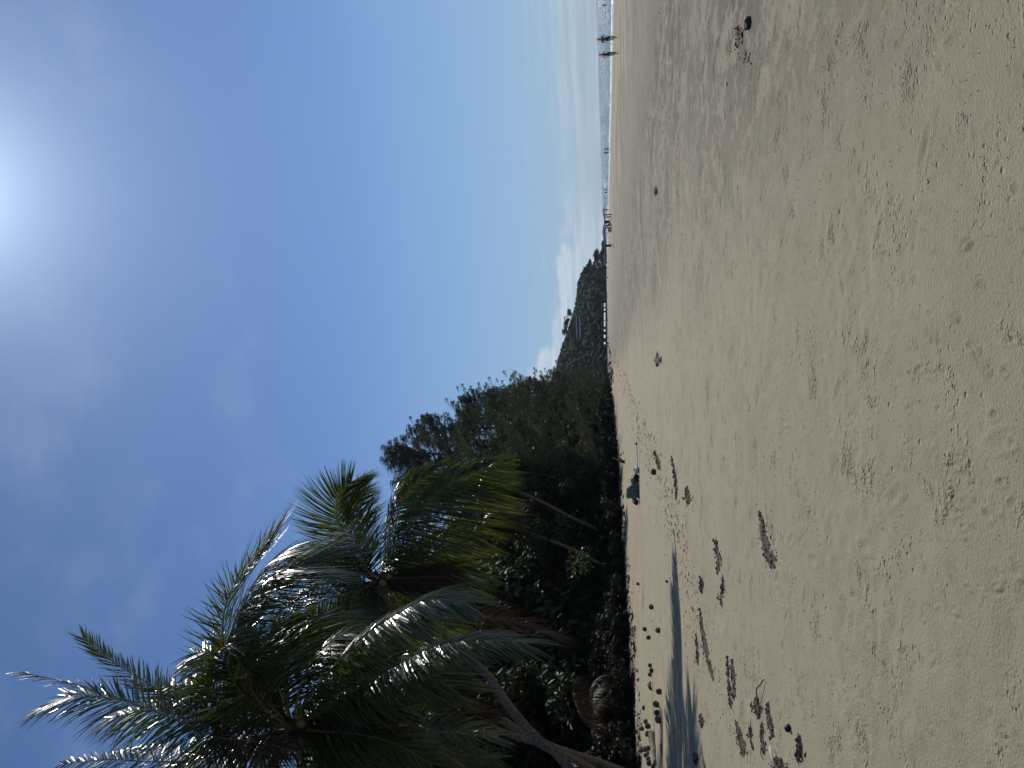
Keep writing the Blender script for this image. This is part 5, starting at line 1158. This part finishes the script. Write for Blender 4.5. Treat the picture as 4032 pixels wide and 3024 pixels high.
W_ = [
 ('large long patch of brown weed in the middle of the near sand', [(2993, 2015), (3002, 2055), (3005, 2100), (3020, 2150), (3032, 2200), (3050, 2238)], [3, 9, 9, 18, 20, 16], None, .03),
 ('forked brown weed patch above the large long one', [(2820, 2125), (2824, 2165), (2832, 2200), (2828, 2260)], [3, 9, 12, 6], None, .02),
 ('narrow dark weed strip left of the forked patch', [(2848, 2266), (2850, 2310), (2840, 2350), (2846, 2392)], [3, 4, 8, 4], M_WEED2, .02),
 ('ragged star-shaped weed clump before the bags', [(2708, 1922), (2706, 1945), (2712, 1965), (2711, 1986)], [3, 7, 12, 4], None, .05),
 ('thin weed ribbon right of the star-shaped clump', [(2645, 1800), (2653, 1850), (2660, 1900), (2664, 1960)], [1, 3, 4, 2], None, .02),
 ('long weed drift reaching toward the draped chair', [(2577, 1775), (2590, 1810), (2597, 1845)], [2, 6, 3], None, .03),
 ('long dark ribbon of weed running beside the palm shadow', [(2757, 2400), (2765, 2470), (2777, 2540), (2790, 2610), (2812, 2680)], [3, 7, 11, 8, 5], None, .03),
 ('small weed blob above the ribbon', [(2760, 2275), (2766, 2300), (2764, 2330)], [3, 6, 3], None, .03),
 ('dark weed clump with a thin pale stalk', [(2884, 2600), (2887, 2640), (2891, 2700), (2892, 2750)], [3, 9, 7, 4], M_WEED2, .04),
 ('weed smear right of the stalked clump', [(2866, 2590), (2868, 2660), (2875, 2730), (2880, 2790)], [2, 4, 7, 6], None, .02),
 ('rounded brown leaf clump with a long bent stem', [(2978, 2755), (2982, 2785), (2990, 2805), (2988, 2830)], [5, 14, 10, 3], None, .045),
 ('striped weed patch left of the leaf clump', [(3022, 2780), (3030, 2825), (3040, 2870), (3035, 2912)], [4, 8, 9, 5], None, .02),
 ('small two-part weed patch toward the left edge', [(2954, 2870), (2958, 2900), (2970, 2950)], [5, 7, 3], None, .025),
 ('slim weed patch beside the two-part one', [(3004, 2862), (3002, 2905), (3010, 2965)], [3, 7, 6], M_WEED2, .025),
 ('broad weed drift leading to the left edge', [(2900, 2840), (2912, 2890), (2922, 2930), (2930, 2975)], [5, 12, 14, 8], None, .03),
 ('weed heap at the left edge crossed by a pale stick', [(3062, 2985), (3066, 3005), (3070, 3040)], [12, 20, 24], None, .03),
 ('twiggy dark tuft on the sand near the left edge', [(2735, 2965), (2742, 2990), (2738, 3010)], [3, 9, 4], M_WEED2, .06),
 ('curled dark leaf fragment near the left edge', [(2760, 2815), (2764, 2840), (2765, 2862)], [3, 5, 3], M_WEED2, .05),
 ('grainy weed scatter lowest near the left edge', [(3148, 2905), (3150, 2950), (3152, 3000)], [4, 9, 7], None, .012),
 ('brown smear of fine weed on the right-hand sand', [(2905, 105), (2912, 150), (2925, 200), (2935, 250)], [8, 14, 22, 18], None, .008),
 ('dark flat leaf lump on the mid sand before the hill', [(2590, 1398), (2589, 1420), (2590, 1436)], [3, 7, 5], M_WEED2, .10),
 ('dark lump on the damp sand right of centre', [(2583, 745), (2584, 752), (2584, 760)], [3, 5, 3], M_WEED2, .12),
 ('slim weed drift near the long ribbon on the tree side', [(2742, 2500), (2746, 2560), (2750, 2620)], [1, 3, 2], None, .02),
]
for k, (lab, A_, hw, m, h) in enumerate(W_):
    weed(lab, A_, hw, m, h*.55, 3, 50+k, frag=.93 if k != 19 else .6)
a = ground(3016, 2675); c = ground(2992, 2765); mb = MB(); mb.tube([Vector((0, 0, .02)), (c-a)*.5+Vector((0, .03, .06)), c-a+Vector((0, 0, .02))], [.006, .007, .009], 5); o = mb.build('leaf_stem', M_BARK, None); o.location = a; tag(o, 'long bent stem standing off the rounded leaf clump', 'stem')
a = ground(3048, 2938); c = ground(3075, 3030); mb = MB(); mb.tube([Vector((0, 0, .04)), (c-a)*.5+Vector((0, 0, .05)), c-a+Vector((0, 0, .04))], [.007, .008, .008], 5); o = mb.build('pale_stick', M_PALE, None); o.location = a; tag(o, 'pale thin stick lying over the weed at the left edge', 'stick')
# torn bark piece with a pale shell on it, right side
def bark_piece():
    g = ground(2952, 92); root = empty('bark_piece', g); tag(root, 'dark torn piece of bark with a pale chip on it', 'bark'); s = g.y/FPX; m = MB(); rs = random.Random(4)
    P = [(-26, -2), (-20, 6), (-12, 5), (0, 9), (12, 6), (22, 3), (24, -4), (8, -8), (-6, -7), (-14, -9)]
    top = [Vector((-x*s, y*s*2.2, .04+rs.uniform(-.01, .03))) for x, y in P]; bot = [Vector((p.x, p.y, -.01)) for p in top]; n = len(P)
    m.add(top+bot, [tuple(range(n)), tuple(reversed(range(n, 2*n)))]+[(i, i+n, (i+1) % n+n, (i+1) % n) for i in range(n)]); m.build('bark_slab', M_WEED2, root, False)
    m = MB(); m.ball((-.04, -.05, .06), (.035, .02, .02), 8, 6, jit=.3); m.build('shell_chip', M_PALE, root)
bark_piece()
g = ground(2865, 331); m = MB(); m.ball((0, 0, .01), (.028, .02, .018), 10, 7, jit=.3); o = m.build('sea_shell', mat('shell', (.45, .36, .32), .5, .5, 20, .3), None); o.location = g; tag(o, 'small pinkish shell on the right-hand sand', 'shell')
g = ground(3112, 2868); m = MB(); m.ball((0, 0, .02), (.035, .03, .03), 8, 6, jit=.6, sd=4); o = m.build('charcoal_lump', M_BLACK, None); o.location = g; tag(o, 'small black lump on the near sand toward the left', 'charcoal')

# wrack line: countless bits
def bits(name, lab, path, n, spread, size, m, sd, flat=.4, power=1.):
    rs = random.Random(sd); vs = []; fs = []
    for k in range(n):
        t = rs.random()*(len(path)-1); i = int(t); f = t-i; cx = lerp(path[i][0], path[i+1][0], f)+rs.gauss(0, 1)*spread*lerp(.5, 1.3, t/(len(path)-1)); cy = lerp(path[i][1], path[i+1][1], f)+rs.uniform(-30, 30)
        if cx < 2395+(cy-1400)*.055: continue
        g = ground(cx, cy); s = size*rs.uniform(.3, 1)**1.8*(.35+g.y*.035); a = rs.uniform(0, 3.14) if rs.random() < .5 else rs.uniform(-.3, .3); e = rs.uniform(1, 4)
        ca, sa = math.cos(a), math.sin(a); b = len(vs); h = s*flat*rs.uniform(.3, 1)
        for q in range(5):
            w = q/5*6.283; r = rs.uniform(.6, 1.2); u = math.cos(w)*s*r*e*.5; v = math.sin(w)*s*r*.5; vs.append((g.x+u*ca-v*sa, g.y+u*sa+v*ca, g.z-.003))
        vs.append((g.x, g.y, g.z+h)); fs += [(b+q, b+(q+1) % 5, b+5) for q in range(5)]
    tag(mesh_obj(name, vs, fs, m), lab, kind='stuff')
PATH = [(2425, 1400), (2450, 1480), (2482, 1570), (2520, 1670), (2555, 1740), (2585, 1820), (2625, 1920), (2660, 2020), (2680, 2120), (2705, 2230), (2745, 2330), (2765, 2430), (2790, 2540), (2825, 2640), (2865, 2740), (2890, 2830), (2920, 2920), (2950, 3020)]
bits('beach_wrack', 'line of small brown weed and leaf bits washed up across the sand', PATH, 1500, 26, .055, M_WEED, 3)
bits('fine_wrack', 'fine dark specks strewn between the wrack line and the trees', [(a-25-(b-1400)*.03, b) for a, b in PATH], 900, 26, .035, M_WEED2, 4)
bits('bank_litter', 'dead leaves and twigs strewn along the foot of the bank', [(2402, 1400), (2405, 1500), (2414, 1600), (2420, 1700), (2436, 1850), (2452, 2000), (2468, 2200), (2484, 2400), (2496, 2600), (2506, 2800), (2516, 3000)], 700, 6, .10, M_DEAD, 5, .9)
bits('bark_bits', 'dark bits strewn over the right-hand sand', [(2560, 20), (2620, 300), (2640, 600), (2580, 900), (2520, 1100)], 420, 60, .035, M_WEED2, 6)
rs = random.Random(8); vs = []; fs = []
for k in range(170):
    cx = rs.uniform(2750, 4000); cy = rs.uniform(10, 3010) if rs.random() < .5 else rs.uniform(10, 1000); g = ground(cx, cy); s = .0035*(.5+g.y*.28); b = len(vs)
    vs += [(g.x-s, g.y, g.z+.002), (g.x, g.y-s, g.z+.002), (g.x+s, g.y, g.z+.002), (g.x, g.y+s, g.z+.002), (g.x, g.y, g.z+.002+s)]; fs += [(b, b+1, b+4), (b+1, b+2, b+4), (b+2, b+3, b+4), (b+3, b, b+4)]
tag(mesh_obj('shell_fragments', vs, fs, mat('shell_white', (.85, .84, .80), .3, .6)), 'tiny white shell fragments glinting on the near sand', kind='stuff')

# ------------------------------------------------------------------ thin sea air
mh = bpy.data.materials.new('sea_haze'); mh.use_nodes = True; t = mh.node_tree
for n in list(t.nodes):
    if n.type != 'OUTPUT_MATERIAL': t.nodes.remove(n)
pv = t.nodes.new('ShaderNodeVolumePrincipled'); pv.inputs['Color'].default_value = (.75, .88, 1, 1); pv.inputs['Density'].default_value = .00007; pv.inputs['Anisotropy'].default_value = 0
t.links.new(pv.outputs[0], t.nodes['Material Output'].inputs['Volume'])
mb = MB(); mb.box((0, 0, 0), (9000, 9000, 74)); o = mb.build('haze', mh, None, False); o.location = (0, 0, 33); tag(o, 'thin pale sea haze over the far beach and headland', kind='stuff')
